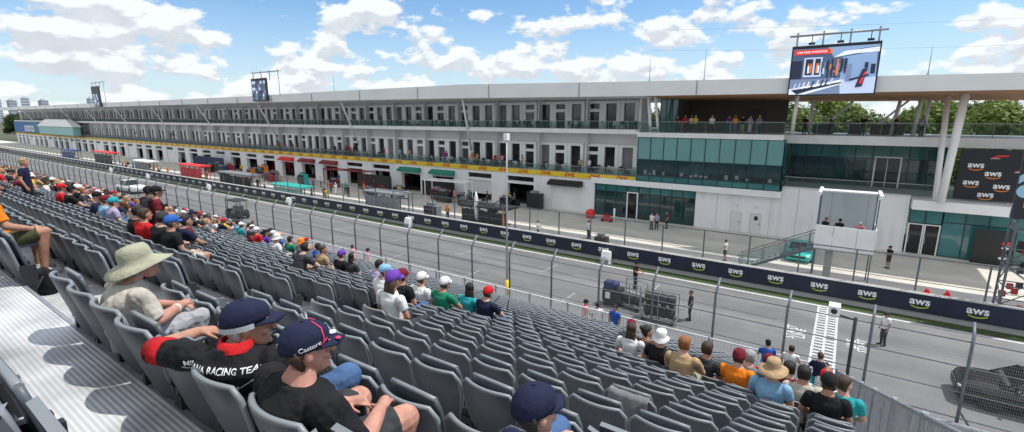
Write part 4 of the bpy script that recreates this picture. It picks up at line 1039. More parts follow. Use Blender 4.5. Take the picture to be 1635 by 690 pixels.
pit_stand(-118, -111, 36.8, 2.6, WHITE, MID, 'white roofed pit stand between the two red ones')
pit_stand(-168, -158, 36.8, 2.9, mat('deep blue', (.02,.06,.2), .5), mat('deep blue', (.02,.06,.2), .5), 'deep blue pit stand at the far end of the lane')
pit_stand(-66, -59, 36.6, 1.9, TURQ, mat('pale turquoise', (.25,.48,.46), .5), 'low turquoise pit stand behind the navy boards', monitors=False)
# black rig with umbrella-like dishes at mid lane
t = pit_stand(-31.2, -25.6, 36.7, 2.6, BLACK, BLACK, 'bulky black pit stand hung with cables, dishes and a furled white parasol', cols=6)
b = MB()
for i in range(7): b.bar((-31+i*.85,36.2,2.7),(-30.6+i*.85,36.9,3.9 if i % 3 == 0 else 3.3), .07)
for i in range(24): b.obox((rr.uniform(-31,-25.7), rr.uniform(36,37.3), rr.uniform(.6,3.4)), (rr.uniform(.2,.7), .2, rr.uniform(.15,.5)), Matrix.Rotation(rr.uniform(-.6,.6), 3, 'Y'))
b.build('equipment', BLACK, t)
b = MB(); 
for i in range(16): b.obox((rr.uniform(-31,-25.7), rr.uniform(35.9,36.2), rr.uniform(.6,3.2)), (rr.uniform(.1,.5), .04, rr.uniform(.1,.3)), Matrix.Rotation(rr.uniform(-.5,.5), 3, 'Y'))
b.build('label_plate', SILV, t)
b = MB(); b.lathe((-29.3,36.0,1.2), [(.02,0),(.14,.3),(.24,1.4),(.16,2.4),(.02,2.9)], 10); b.build('parasol', WHITE, t)
b = MB(); b.tube([(-25.9,35.8,.3),(-25.9,35.8,2.6)], .11, 8); b.build('orange_post', ORG, t)
b = MB()
for i in range(3):
    for j in range(3): b.lathe((-24.7+.0*j,36.3+i*.1,.33+.0*i), [(.2,-.2),(.33,-.18),(.33,.18),(.2,.2)], 14, axis='Y')
b.build('tyre', BLACK, t)
# screens and kit before the garages
def screen_wall(x0, x1, y, h, m, label, n=5, mk=None):
    t = thing('folding_screen', label, 'screen', ((x0+x1)/2,y,0))
    b = MB(); w_ = (x1-x0)/n
    for i in range(n): b.box(x0+w_*i+.02, x0+w_*(i+1)-.02, y, y+.06, .08, h)
    b.build('panel', m, t); b = MB()
    for i in range(n+1): b.box(x0+w_*i-.03, x0+w_*i+.03, y-.3, y+.36, 0, .07)
    b.build('foot', STEEL, t)
    if mk:
        b = MB(); rr = random.Random(9)
        for i in range(18): x = rr.uniform(x0+.3, x1-.8); z_ = rr.uniform(.4, h*.6); b.box(x, x+rr.uniform(.2,.6), y-.012, y-.004, z_, z_+.14)
        b.build('lettering', mk, t)
    return t
screen_wall(-63.5, -55.5, 48.2, 2.5, BLACK, 'black folding screen with red lettering before the garages', 6, RED)
screen_wall(-50.5, -44.2, 49.6, 2.2, BLACK, 'plain black folding screen before the green awning garages', 4)
screen_wall(-122, -108, 48.6, 2.7, mat('dark blue cloth', (.015,.03,.09), .7), 'dark blue folding screen far down the lane', 7)
for (x0, x1, y, c, lab) in ((-71.5,-60.5,47.5,mat('dark red', (.22,.02,.03), .5),'dark red overhead boom frame before the middle garages'), (-47.5,-39.8,47.0,WHITE,'white overhead boom frame around black kit before a green awning garage')):
    t = thing('overhead_boom', lab, 'boom', ((x0+x1)/2,y,0)); b = MB()
    b.bar((x0,y,2.75),(x1,y,2.9), .16); b.bar((x0,y+1.4,2.75),(x1,y+1.4,2.9), .16)
    for i in range(5): xx = x0+(x1-x0)*i/4; b.bar((xx,y,2.78+.03*i),(xx,y+1.4,2.78+.03*i), .1)
    b.build('beam', c, t); b = MB()
    for x in (x0+.2, x1-.2): b.bar((x,y,0),(x,y,2.8), .1); b.bar((x,y+1.4,0),(x,y+1.4,2.8), .1)
    b.build('post', c, t)
def kit_cart(x, y, label, c, h=1.3, w_=1.6):
    t = thing('kit_cart', label, 'cart', (x,y,0), group='kit carts in the pit lane')
    b = MB().box(x-w_/2, x+w_/2, y-.4, y+.4, .18, h)
    for i in range(3): b.box(x-w_/2+.06, x+w_/2-.06, y-.42, y-.401, .25+i*h*.28, .22+(i+1)*h*.28-.02, 1)
    b.build('cabinet', [c, BLACK], t); b = MB()
    for (dx, dy) in ((-.4,-.3),(.4,-.3),(-.4,.3),(.4,.3)): b.lathe((x+dx*w_,y+dy,.1), [(.02,-.03),(.1,-.03),(.1,.03),(.02,.03)], 10, axis='Y')
    b.build('wheel', BLACK, t); MB().tube([(x-w_/2,y-.2,h),(x-w_/2-.12,y-.2,h+.12),(x-w_/2-.12,y+.2,h+.12),(x-w_/2,y+.2,h)], .02, 5).build('handle', STEEL, t)
    b = MB().box(x-w_*.3, x+w_*.2, y-.25, y+.25, h+.003, h+.3); b.build('lid_box', MID, t)
    return t
for a in ((-31.0,49.6,'black speaker-like kit cart beside the white closed garage',BLACK,2.0,2.0),(-34.5,49.2,'low black kit cart in the open garage mouth',BLACK,1.0,2.6),(-43.6,46.8,'black kit cart inside the white boom frame',BLACK,1.5,2.2),(-41.0,47.6,'dark kit cart at the foot of the white boom frame',MID,1.2,1.4),
          (-53,47.5,'black kit cart before the second green awning',BLACK,1.2,2.0),(-68,47.2,'dark red kit cart under the dark red boom',MATS['dark red'],1.2,1.8),(-75,46,'black kit cart beside the dark red garage',BLACK,1.3,2.0),(-84,45,'red kit cart before the bright red garage',RED,1.4,2.0),(-37.5,38.3,'grey kit cart behind the pit wall beside the silver stand',MID,1.5,2.0),(-92,46,'orange kit cart far down the lane',ORG,1.6,1.6),(-88,46.5,'tall orange kit cart by the bright red stand',ORG,2.4,1.3),(-16.2,36.6,'small black kit cart against the pit wall fence',BLACK,1.3,1.0),
          (-101,45,'blue kit cart far down the lane',MATS['deep blue'],1.7,2.4),(-107,47,'black kit cart by the dark blue screen',BLACK,1.8,2.4)): kit_cart(*a)
rk = random.Random(12)
for i, (c, nm) in enumerate(((BLACK,'black'),(MID,'grey'),(RED,'red'),(WHITE,'white'),(MATS['deep blue'],'blue'),(BLACK,'jet black'),(MATS['dark red'],'maroon'),(TURQ,'turquoise'),(SILV,'silver'),(MID,'dull grey'),(BLACK,'matt black'),(NAVY,'navy'),(RED,'scarlet'),(BLACK,'sooty'))):
    h = rk.uniform(.9,1.9); x = -33-i*5.6-rk.uniform(0,2)
    kit_cart(x, rk.uniform(45,49.5), '%s %s kit cart parked out from the garage doors' % ('tall' if h > 1.4 else 'low', nm), c, h, rk.uniform(1.2,2.4))
t = thing('hose_reel', 'round red hose reel on a stand by the ground floor glazing', 'hose reel', (-23.0,48.6,0))
MB().lathe((-23.0,48.6,.53), [(.1,-.25),(.5,-.25),(.53,-.1),(.45,0),(.53,.1),(.5,.25),(.1,.25)], 18, axis='Y').build('reel', REDB, t)
b = MB(); b.bar((-23.5,48.6,0),(-23,48.6,.53), .08); b.bar((-22.5,48.6,0),(-23,48.6,.53), .08); b.build('stand', BLACK, t)
t = thing('red_jack', 'low red wheeled jack with a white upright post near the glazing', 'jack', (-20.6,48.0,0))
b = MB(); b.box(-21.3, -20.1, 47.8, 48.2, .15, .5); b.box(-21.0, -20.5, 47.75, 48.25, .5, .75); b.build('body', RED, t); MB().tube([(-19.9,48,.0),(-19.9,48,1.55)], .1, 8).build('post', WHITE, t)
b = MB(); [b.lathe((x,y,.13), [(.03,-.04),(.13,-.04),(.13,.04),(.03,.04)], 10, axis='Y') for x in (-21.2,-20.2) for y in (47.75,48.25)]; b.build('wheel', BLACK, t)
for (x, lab) in ((5.3,'smaller of the two red traffic cones beside the lattice gantry'), (6.3,'larger of the two red traffic cones beside the lattice gantry')):
    t = thing('traffic_cone', lab, 'cone', (x,39.6,0)); k = .22 if x < 6 else .27
    MB().lathe((x,39.6,.04), [(.16,0),(.07,k*1.3),(.0,k*1.31)], 12).build('cone', REDB, t); MB().box(x-.2, x+.2, 39.4, 39.8, 0.012, .05).build('base', REDB, t)
t = thing('white_tent', 'white peaked hospitality tent against the far end of the pit building', 'tent', (-205,49,0))
b = MB(); b.loft([[(-249,48.0,8.0),(-206,48.0,8.0),(-206,50.5,8.0),(-249,50.5,8.0)],[(-240,48.6,10.4),(-214,48.6,10.4),(-214,50,10.4),(-240,50,10.4)]], smooth=False); b.build('roof', WHITE, t)
b = MB(); b.box(-248, -207, 48.3, 50.2, 5.2, 7.95); b.build('wall', mat('pale turquoise', (.25,.48,.46), .5), t); b = MB(); [b.bar((x,49,0),(x,49,5.2), .2) for x in (-246,-227,-209)]; b.build('post', STEEL, t)
t = thing('wide_banner', 'wide blue to green banner with white lettering at the far end of the building', 'banner', (-262,50.6,5.5))
BG = bpy.data.materials.new('blue to green cloth'); BG.use_nodes = True; n_ = BG.node_tree; tc_ = n_.nodes.new('ShaderNodeTexCoord'); s_ = n_.nodes.new('ShaderNodeSeparateXYZ'); r_ = n_.nodes.new('ShaderNodeMapRange'); c_ = n_.nodes.new('ShaderNodeMix'); c_.data_type = 'RGBA'
n_.links.new(tc_.outputs['Object'], s_.inputs[0]); n_.links.new(s_.outputs['X'], r_.inputs[0]); r_.inputs[1].default_value = -20; r_.inputs[2].default_value = 30; n_.links.new(r_.outputs[0], c_.inputs[0]); c_.inputs[6].default_value = (.01,.12,.4,1); c_.inputs[7].default_value = (.0,.25,.14,1); n_.links.new(c_.outputs[2], n_.nodes['Principled BSDF'].inputs[0])
MB().box(-299, -249, 50.55, 50.7, 5.0, 9.2).build('cloth', BG, t)
o = text_mb('aramco', 5.0, bold=.02).build('lettering', WHITEP, t, origin=(0,0,0)); o.location = V((-274,50.5,7.0))-t.location; o.rotation_euler = (R(90),0,0)

# ------------------------------------------------------------------ vehicles
TYRE = mat('tyre rubber', (.018,.018,.019), .75, var=.2, vscale=8); RIM = mat('wheel rim', (.25,.26,.28), .3, metal=.8); CGL = mat('car glass', (.01,.013,.015), .04, spec=.9)
def wheel(parent, x, y, r=.34, wd=.22, nm='wheel'):
    o = parent_world(parent); e = MB().lathe((x,y,r), [(r*.6,-wd/2),(r*.92,-wd/2),(r,-wd*.3),(r,wd*.3),(r*.92,wd/2),(r*.6,wd/2)], 20, axis='Y').build(nm, TYRE, parent, o)
    MB().lathe((x,y,r), [(.03,-wd*.42),(r*.3,-wd*.45),(r*.61,-wd*.3),(r*.61,wd*.3),(r*.3,wd*.45),(.03,wd*.42)], 14, axis='Y').build('rim', RIM, e, o)
def car(name, label, x, y, rz, paint, L, W, st, cab, cat='car', glass=CGL, r=.34, wx=(.19,.80), trim=True):
    """st: (t, half width, bottom, belt, deck) stations along the length, cab: (t, half width, z) of the glasshouse"""
    t = thing(name, label, cat, (0,0,0))
    def ring(tt, hw, zb, zs, zt):
        xx = (tt-.5)*L; return [(xx,-hw*.9,zb),(xx,hw*.9,zb),(xx,hw,zb+.12),(xx,hw,zs),(xx,hw*.9,zt-.02),(xx,hw*.5,zt),(xx,-hw*.5,zt),(xx,-hw*.9,zt-.02),(xx,-hw,zs),(xx,-hw,zb+.12)]
    b = MB().loft([ring(*s) for s in st]); b.build('body', paint, t, fixn=True)
    def cr(tt, hw, z0, z1): xx = (tt-.5)*L; return [(xx,-hw,z0),(xx,hw,z0),(xx,hw*.86,z1),(xx,-hw*.86,z1)]
    rg = []
    for (tt, hw, z0, z1) in cab: rg.append(cr(tt, hw, z0, z1))
    g = MB().loft(rg, smooth=False); g.build('window', glass, t, fixn=True)
    rf = MB(); tops = [c for c in cab if c[3]-c[2] > .25]
    rf.loft([[((c[0]-.5)*L,-c[1]*.88,c[3]-.03),((c[0]-.5)*L,c[1]*.88,c[3]-.03),((c[0]-.5)*L,c[1]*.75,c[3]+.035),((c[0]-.5)*L,-c[1]*.75,c[3]+.035)] for c in tops], smooth=False); rf.build('roof', paint, t, fixn=True)
    pl = MB()
    for s in (-1,1):
        for i, (c, d) in enumerate(zip(cab, cab[1:])):
            pl.bar(((c[0]-.5)*L,s*c[1]*.99,c[2]),((d[0]-.5)*L,s*d[1]*.875,d[3]) if i == 0 else ((c[0]-.5)*L,s*c[1]*.875,c[3]), .06) if i < 3 else None
    pl.build('pillar', paint, t)
    for tt in wx:
        for s in (-1,1): wheel(t, (tt-.5)*L, s*(W/2-.1), r)
    f = st[0]; bk = st[-1]
    for s in (-1,1):
        MB().ellipsoid(((st[1][0]-.5)*L-.05, s*W*.34, (f[3]+.02)), (.12,.16,.07), 10, 6).build('headlight', mat('headlamp', (.6,.62,.65), .1, metal=.3), t)
        MB().cbox(((bk[0]-.5)*L+.01, s*W*.36, bk[3]-.05), (.04,.25,.1)).build('tail_light', RED, t)
        MB().ellipsoid(((cab[0][0]-.5)*L+.45, s*(W/2+.06), cab[0][2]+.1), (.07,.1,.07), 8, 6).build('mirror', paint, t)
        if trim: MB().cbox((.0, s*W*.502, .62), (L*.5,.012,.03)).build('side_trim', BLACK, t); MB().cbox((.35, s*W*.502, .78), (.18,.02,.035)).build('handle', STEEL, t)
    MB().cbox(((f[0]-.5)*L-.01, 0, f[2]+.22), (.03,W*.55,.16)).build('grille', BLACK, t)
    t.location = (x,y,.006); t.rotation_euler = (0,0,rz); return t
CARST = lambda hw, zb, belt, hood, tail: [(.0,hw*.72,zb+.08,belt*.72,belt*.78),(.03,hw*.9,zb,belt*.8,belt*.9),(.14,hw,zb,belt*.9,hood),(.30,hw,zb,belt,belt+.06),(.55,hw,zb,belt,belt+.04),(.8,hw,zb,belt,belt+.05),(.95,hw*.95,zb,belt*.96,tail),(1.0,hw*.85,zb+.12,belt*.85,belt*.9)]
BLKP = mat('black car paint', (.012,.012,.014), .18, spec=.7, var=.3, vscale=3)
car('parked_car', 'black estate car on the track behind the wire fence beyond the railing corner', 7.35, 25.2, 0, BLKP, 5.3, 1.95, CARST(.97,.22,.95,.98,1.02), [(.22,.84,.97,.99),(.36,.82,.97,1.50),(.62,.82,.97,1.56),(.86,.80,.97,1.48),(.97,.78,.95,1.0)], r=.37)
car('sports_car', 'bright turquoise sports car on the pit lane behind the starter platform stairs', -2.25, 44.6, R(90), TURQ, 4.5, 1.9, CARST(.95,.16,.72,.78,.85), [(.3,.8,.76,.78),(.45,.74,.76,1.22),(.6,.74,.76,1.24),(.86,.68,.78,.84)])
car('pickup_truck', 'white recovery pickup with dark windows parked on the track', -88.5, 26.2, R(4), WHITE, 6.2, 2.1, CARST(1.04,.35,1.1,1.15,1.18), [(.24,.92,1.12,1.15),(.32,.88,1.12,1.85),(.55,.88,1.12,1.9),(.6,.9,1.12,1.2)], cat='truck', r=.42)
t = thing('golf_cart', 'dark open golf cart with a canopy stopped on the track', 'golf cart', (-56,26,.006))
b = MB().box(-57.5, -54.6, 25.35, 26.65, .3, .55); b.prism([(-57.6,.3),(-56.9,.3),(-56.9,.95),(-57.2,1.0),(-57.6,.7)], 1, 25.4, 26.6); b.box(-55.3, -54.6, 25.4, 26.6, .55, .95); b.build('body', BLACK, t)
b = MB().box(-56.3, -55.6, 25.4, 26.6, .55, .85); b.box(-55.75, -55.6, 25.4, 26.6, .85, 1.35); b.build('seat', MID, t)
b = MB(); [b.tube([(x,y,.55),(x+(.25 if x < -56 else -.05),y,2.0)], .03, 6) for x in (-57.1,-54.9) for y in (25.45,26.55)]; b.build('post', BLACK, t)
b = MB().prism([(-57.1,1.98),(-54.7,1.98),(-54.75,2.08),(-57.0,2.1)], 1, 25.3, 26.7); b.build('canopy', BLACK, t)
MB().tube([(-56.9,26,.9),(-56.65,26,1.15)], .025, 6).lathe((-56.63,26,1.15), [(.14,-.015),(.18,-.01),(.18,.01),(.14,.015)], 14, axis='X').build('steering_wheel', BLACK, t)
for x in (-57.1,-55.0):
    for y in (25.4,26.6): wheel(t, x, y, .25, .2)
# tyre trolleys on the track
def tyre_trolley(x, y, rz, n, label, rows=2):
    t = thing('tyre_trolley', label, 'trolley', (0,0,0)); L = n*.42+.2
    b = MB()
    for yy in (-.38,.38): b.bar((-L/2,yy,.2),(L/2,yy,.2), .05); 
    for xx in (-L/2,0,L/2): b.bar((xx,-.38,.2),(xx,.38,.2), .05); b.bar((xx,-.38,.2),(xx,-.38,1.6), .045); b.bar((xx,.38,.2),(xx,.38,1.6), .045)
    for zz in (.95,1.6):
        for yy in (-.38,.38): b.bar((-L/2,yy,zz),(L/2,yy,zz), .04)
    b.bar((L/2,-.3,1.0),(L/2+.45,-.3,1.05), .035); b.bar((L/2,.3,1.0),(L/2+.45,.3,1.05), .035); b.bar((L/2+.45,-.3,1.05),(L/2+.45,.3,1.05), .035); b.build('frame', STEEL, t)
    for r_ in range(rows):
        for i in range(n):
            b = MB().lathe((-L/2+.32+i*.42,0,.55+r_*.72), [(.2,-.17),(.3,-.18),(.335,-.12),(.335,.12),(.3,.18),(.2,.17),(.19,0)], 20, axis='X'); b.build('tyre', TYRE, t)
    for xx in (-L/2+.15, L/2-.15):
        for yy in (-.4,.4): wheel(t, xx, yy, .12, .09)
    t.location = (x,y,.006); t.rotation_euler = (0,0,rz); return t
tyre_trolley(-7.6, 25.4, R(3), 4, 'steel trolley stacked with two tiers of tyres on the track')
tyre_trolley(-9.5, 26.3, R(-12), 3, 'low trolley with one tier of tyres beside the seated mechanic', 1)
t = thing('equipment_trolley', 'navy and black equipment trolley on the track behind the fence post', 'trolley', (-10.6,26.1,.006))
b = MB().box(-11.2, -10.1, 25.7, 26.5, .3, 1.1); b.build('case', BLACK, t); b = MB().box(-11.15, -10.5, 25.75, 26.3, 1.1, 1.5); b.ellipsoid((-10.5,25.9,1.4), (.3,.3,.22), 10, 6); b.build('cover', mat('navy cover cloth', (.015,.03,.12), .7), t)
b = MB().box(-11.0,-10.7,25.68,25.7,.5,.9); b.build('plate', WHITEP, t)
for x in (-11,-10.3):
    for y in (25.75,26.45): wheel(t, x, y, .15, .1)
# ------------------------------------------------------------------ grandstand
def rowY(n): return .85+.72*n
def rowZ(n): return 9.18-.31*n
NR = 23; SX0, SX1 = -160., .56
def ribbed():
    m = bpy.data.materials.new('ribbed aluminium'); m.use_nodes = True; nt = m.node_tree; p = nt.nodes['Principled BSDF']; N = nt.nodes.new; L = nt.links.new
    p.inputs['Base Color'].default_value = (.55,.56,.58,1); p.inputs['Roughness'].default_value = .5; p.inputs['Metallic'].default_value = .15
    tc = N('ShaderNodeTexCoord'); s = N('ShaderNodeSeparateXYZ'); L(tc.outputs['Object'], s.inputs[0])
    a = N('ShaderNodeMath'); a.operation = 'MULTIPLY'; a.inputs[1].default_value = 2*math.pi/.03; L(s.outputs['Y'], a.inputs[0]); b = N('ShaderNodeMath'); b.operation = 'SINE'; L(a.outputs[0], b.inputs[0])
    bp = N('ShaderNodeBump'); bp.inputs['Strength'].default_value = .35; bp.inputs['Distance'].default_value = .006; L(b.outputs[0], bp.inputs['Height']); L(bp.outputs[0], p.inputs['Normal'])
    n = N('ShaderNodeTexNoise'); n.inputs['Scale'].default_value = 1.7; n.inputs['Detail'].default_value = 7; L(tc.outputs['Object'], n.inputs[0]); r = N('ShaderNodeValToRGB'); r.color_ramp.elements[0].color = (.36,.36,.37,1); r.color_ramp.elements[0].position = .3; r.color_ramp.elements[1].color = (.70,.71,.73,1); r.color_ramp.elements[1].position = .6
    L(n.outputs[0], r.inputs[0]); mm = N('ShaderNodeMix'); mm.data_type = 'RGBA'; mm.blend_type = 'MULTIPLY'; mm.inputs[0].default_value = 1; L(r.outputs[0], mm.inputs[6]); mr = N('ShaderNodeMapRange'); mr.inputs[1].default_value = -1; mr.inputs[3].default_value = .8; mr.inputs[4].default_value = 1.05; L(b.outputs[0], mr.inputs[0]); L(mr.outputs[0], mm.inputs[7]); L(mm.outputs[2], p.inputs['Base Color'])
    return m
ALU = ribbed()
GS = thing('grandstand', 'open grandstand of pale metal steps going down towards the track', 'grandstand', (-20,8,0))
b = MB(); rs = MB(); ns = MB()
for n in range(-4, NR):
    y0, y1, z = rowY(n)+.12, rowY(n+1)+.12, rowZ(n)
    b.box(SX0, SX1, y0, y1-.003, z-.05, z); rs.box(SX0, SX1, y1-.03, y1, z-.31, z-.051); ns.box(SX0, SX1, y1, y1+.03, z-.07, z+.004)
b.box(SX0, SX1, rowY(NR)+.12, 18.05, 1.9, 1.98)
b.build('step_deck', ALU, GS); rs.build('riser', MID, GS); ns.build('nosing', STEEL, GS)
b = MB()
for k in range(30):
    x = .5-3*k
    for n in range(0, NR, 4): b.bar((x,rowY(n)+.3,0),(x,rowY(n)+.3,rowZ(n)-.06), .1)
    b.bar((x,1,.5),(x,17,1.5), .08)
b.build('scaffold', STEEL, GS)
b = MB(); b.box(-160, .56, 18.1, 19.5, 1.25, 1.35); b.build('marshal_walkway', ALU, GS)
# slanting bar railing down the open end of the stand
ER = thing('end_railing', 'slanting bar railing closing the open end of the grandstand beside the track', 'railing', (.9,12,3))
def endx(y): return .60+max(0,(17.9-y))*.05
b = MB(); bars = MB(); y = 17.9
b.tube([(endx(yy)+.0,yy,rowZ((yy-.9)/.72)+1.15) for yy in (17.9,15,12,9,6,3,0)], .035, 7); b.tube([(endx(yy)+.0,yy,rowZ((yy-.9)/.72)+.0) for yy in (17.9,15,12,9,6,3,0)], .03, 6)
while y > 0: z = rowZ((y-.9)/.72); bars.box(endx(y)-.012, endx(y)+.012, y-.012, y+.012, z-.55, z+1.13); y -= .13
b.build('rail', STEEL, ER); tag(bars.build('bar', STEEL, ER), kind='stuff'); y = 17.9
while y > 0: z = rowZ((y-.9)/.72); MB().box(endx(y)-.035, endx(y)+.035, y-.035, y+.035, z-1.2, z+1.2).build('post', STEEL, ER); y -= 1.8
b = MB(); b.quad((endx(17.9)+.04,17.9,1.5),(endx(0)+.04,0,9.2),(endx(0)+.04,0,10.6),(endx(17.9)+.04,17.9,2.9)); b.build('mesh_infill', wire_mat('end fence mesh', (.4,.42,.45), .05, .05, .004), ER)

# ------------------------------------------------------------------ seats
SEATM = mat('seat shell', (.076,.091,.107), .45, var=.16, vscale=5, spec=.4, bump=.05, bscale=40)
def per_object(m, lo, hi):
    """each object that wears the material takes its own shade"""
    nt = m.node_tree; b = nt.nodes['Principled BSDF']; src = b.inputs['Base Color'].links[0].from_socket
    oi = nt.nodes.new('ShaderNodeObjectInfo'); mr = nt.nodes.new('ShaderNodeMapRange'); mr.inputs['To Min'].default_value = lo; mr.inputs['To Max'].default_value = hi; nt.links.new(oi.outputs['Random'], mr.inputs['Value'])
    mx = nt.nodes.new('ShaderNodeMix'); mx.data_type = 'RGBA'; mx.blend_type = 'MULTIPLY'; mx.inputs[0].default_value = 1; nt.links.new(src, mx.inputs[6]); nt.links.new(mr.outputs[0], mx.inputs[7]); nt.links.new(mx.outputs[2], b.inputs['Base Color'])
per_object(SEATM, .82, 1.22); SEATR = mat('seat rim', (.20,.22,.24), .4, var=.08, vscale=3)  # rim paler than the shell: sun on the edges put into the colour
def seat_back():
    b = MB(); nu, nv = 10, 9; fr = []; bk = []
    def P(u, v, off):
        zz = .27+.56*v; hw = .135+.10*min(1, v*1.5)**.8
        if v > .86: hw -= .05*((v-.86)/.14)**2
        x = hw*u; y = .165-.165*v**.9+.055*abs(u)**2.2*(.4+.6*v)
        return V((x, y+off, zz-(.012*abs(u)**3 if v > .9 else 0)))
    for off in (.012, -.012): 
        rows = [[P(-1+2*i/nu, j/nv, off) for i in range(nu+1)] for j in range(nv+1)]; (fr if off > 0 else bk).extend(rows)
    w_ = nu+1; vs = [p for r in fr for p in r]+[p for r in bk for p in r]; o = w_*(nv+1); fs = []
    for j in range(nv):
        for i in range(nu):
            a = j*w_+i; fs.append((a,a+w_,a+w_+1,a+1)); fs.append((o+a,o+a+1,o+a+w_+1,o+a+w_))
    b.add(vs, fs, 0, True)
    rim = [P(-1,j/nv,0) for j in range(2,nv+1)]+[P(-1+2*i/nu,1,0) for i in range(1,nu)]+[P(1,j/nv,0) for j in range(nv,1,-1)]
    b.tube(rim, .0155, 6, 1); return b.mesh('backrest', [SEATM, SEATR])
def seat_pan(up):
    b = MB(); n = 8; L_ = .40
    def P(u, t, off):
        d = -.02*(1-u*u)*math.sin(math.pi*min(1,t*1.1)) 
        hw = .20*(1-.12*max(0,t-.8)/.2); x = hw*u
        if up: return V((x, .205-.085*t+off*.95-d*.6, .425+.405*t))
        return V((x, .19+L_*t, .43+off+d+.02*t))
    vs = []; fs = []; m = 6
    for off in (-.016, .016):
        for j in range(m+1):
            for i in range(n+1): vs.append(P(-1+2*i/n, j/m, off))
    w_ = n+1; o = w_*(m+1)
    for j in range(m):
        for i in range(n): a = j*w_+i; fs.append((a,a+1,a+w_+1,a+w_)); fs.append((o+a,o+a+w_,o+a+w_+1,o+a+1))
    for i in range(n): fs.append((i,o+i,o+i+1,i+1)); a = m*w_+i; fs.append((a,a+1,o+a+1,o+a))
    for j in range(m): a = j*w_; fs.append((a,a+w_,o+a+w_,o+a)); a += n; fs.append((a,o+a,o+a+w_,a+w_))
    b.add(vs, fs, 0, True); b.tube([P(-1,1,0),P(-.5,1,0),P(0,1,0),P(.5,1,0),P(1,1,0)], .017, 6, 1); return b.mesh('seat_pan', [SEATM, SEATR])
def seat_bracket():
    b = MB()
    for s in (-1,1): b.box(s*.225-.022, s*.225+.022, .13, .25, .30, .52); b.box(s*.225-.012, s*.225+.012, .16, .22, 0, .30); b.cbox((s*.225,.20,.44), (.05,.16,.05))
    b.box(-.22, .22, .17, .21, .33, .37); return b.mesh('bracket', [BLACK])
SB, SU, SD, SBR = seat_back(), seat_pan(True), seat_pan(False), seat_bracket()
def blocks(n):
    xs = [.22]+[-.35-.5*k for k in range(10)]
    if n >= 6: xs += [-5.35-.5*k for k in range(3)]
    xs += [-7.05-.5*k for k in range(28)]; x = -22.3
    while x > -150:
        xs += [x-.5*k for k in range(28)]; x -= 15.4
    return xs
TAKEN = {}
def seat_x(n, x): return min(blocks(n), key=lambda q: abs(q-x))
def take(n, x): TAKEN[(n, round(seat_x(n,x),2))] = 1
# ------------------------------------------------------------------ the four near spectators and the others one can tell apart
def seated(key, n, x, label, shirt, trousers, gear, gearc=None, hair='brown', skin=0, rz=0., group=None, far=False, sc=1., vox=.013, **kw):
    take(n, x); q = [a for a in blocks(n) if .2 < abs(a-x) < .34]
    for a in q: take(n, a)
    return person(x, rowY(n), rowZ(n), rz, key, kw.get('P', POSES.get(key)), label, shirt, trousers, gear, gearc, hair, skin, group, vox, far, sc, wr=kw.get('wr', .004))
# man in the sun hat
t = seated('hero sunhat', 0, -4.10, 'man in a wide khaki sun hat and beige shirt hunched in his seat', 'beige', 'grey', 'sunhat', 'khaki', 'grey', 3, vox=HV, P=P1, sc=.94, wr=.011)
for o in t.children:
    if o.name.startswith('trousers'): dress(o, fab('pale grey trousers', (.36,.36,.38)))
wm = MB(); M_ = V(P1['wri'][1])-V((.07,.08,-.03)); wm.lathe((0,0,0), [(.034,-.012),(.040,-.008),(.040,.008),(.034,.012)], 14); o = wm.build('wristband', mat('pale strap', (.6,.58,.45), .6), t, origin=(0,0,0)); o.matrix_local = Matrix.Translation(V(P1['elb'][1])*.22+V(P1['wri'][1])*.78)@(V(P1['wri'][1])-V(P1['elb'][1])).to_track_quat('Z','Y').to_matrix().to_4x4()
# older man in the black and red team shirt, an arm along the next seat back
t2 = seated('hero team shirt', 0, -2.36, 'older man in black and red team shirt and navy cap, arm along the seat back', 'black', 'denim', 'cap', 'navy', 'grey', 1, vox=HV, P=P2, sc=.98, wr=.009)
# broad man in the plain black T-shirt
t3 = seated('hero black shirt', 0, -1.87, 'broad man in plain black T-shirt and navy racing cap with pink piping', 'black', 'charcoal', 'cap', 'navy', 'brown', 3, vox=HV, P=P3, sc=.94, wr=.008)
# man at the bottom edge: mostly his cap
t4 = seated('hero blue cap', 1, -1.06, 'man in plain blue cap at the bottom edge of the picture', 'navy', 'denim', 'cap', 'navy', 'black', 0, vox=HV, P=P4)
# man whose legs and forearm show at the left edge
t5 = seated('hero shorts', 0, -8.55, 'man in orange shirt and olive shorts with bare knees at the edge of the picture', 'orange', 'olive', 'short', None, 'brown', 1, vox=.008, P=P5)
# details of their clothes and caps
pink = mat('pink piping', (.65,.03,.12), .5); silver = mat('silver tape', (.5,.52,.55), .5)
def cap_detail(t, P, kind):
    cap = [o for o in t.children if o.name.startswith('cap')][0]
    if kind == 'tape':
        b = MB(); pts = [V((.094*math.cos(a), -.006+.122*math.sin(a), .008+.010*math.sin(a))) for a in [R(d) for d in range(-200, 21, 10)]]
        for p, q in zip(pts, pts[1:]): b.quad(p, q, q+V((0,0,.028)), p+V((0,0,.028)))
        o = b.build('band', silver, cap, origin=(0,0,0))
    else:
        b = MB()
        for s in (-1,1): b.tube([V((s*.088,.052,.03)), V((s*.078,.066,.075)), V((s*.055,.062,.112)), V((s*.02,.03,.141))], .0035, 5)
        b.tube([V((-.083,.06,.046)), V((-.05,.088,.058)), V((0,.102,.062)), V((.05,.088,.058)), V((.083,.06,.046))], .003, 5); b.build('piping', pink, cap, origin=(0,0,0))
        b = MB(); b.lathe((-.02,.125,.044), [(.022,0),(.021,.003),(.001,.004)], 16); b.build('patch', WHITEP, cap, origin=(0,0,0)); b = MB(); b.lathe((.045,.135,.036), [(.015,0),(.014,.004),(.001,.005)], 12); b.build('red_patch', pink, cap, origin=(0,0,0))
    return cap
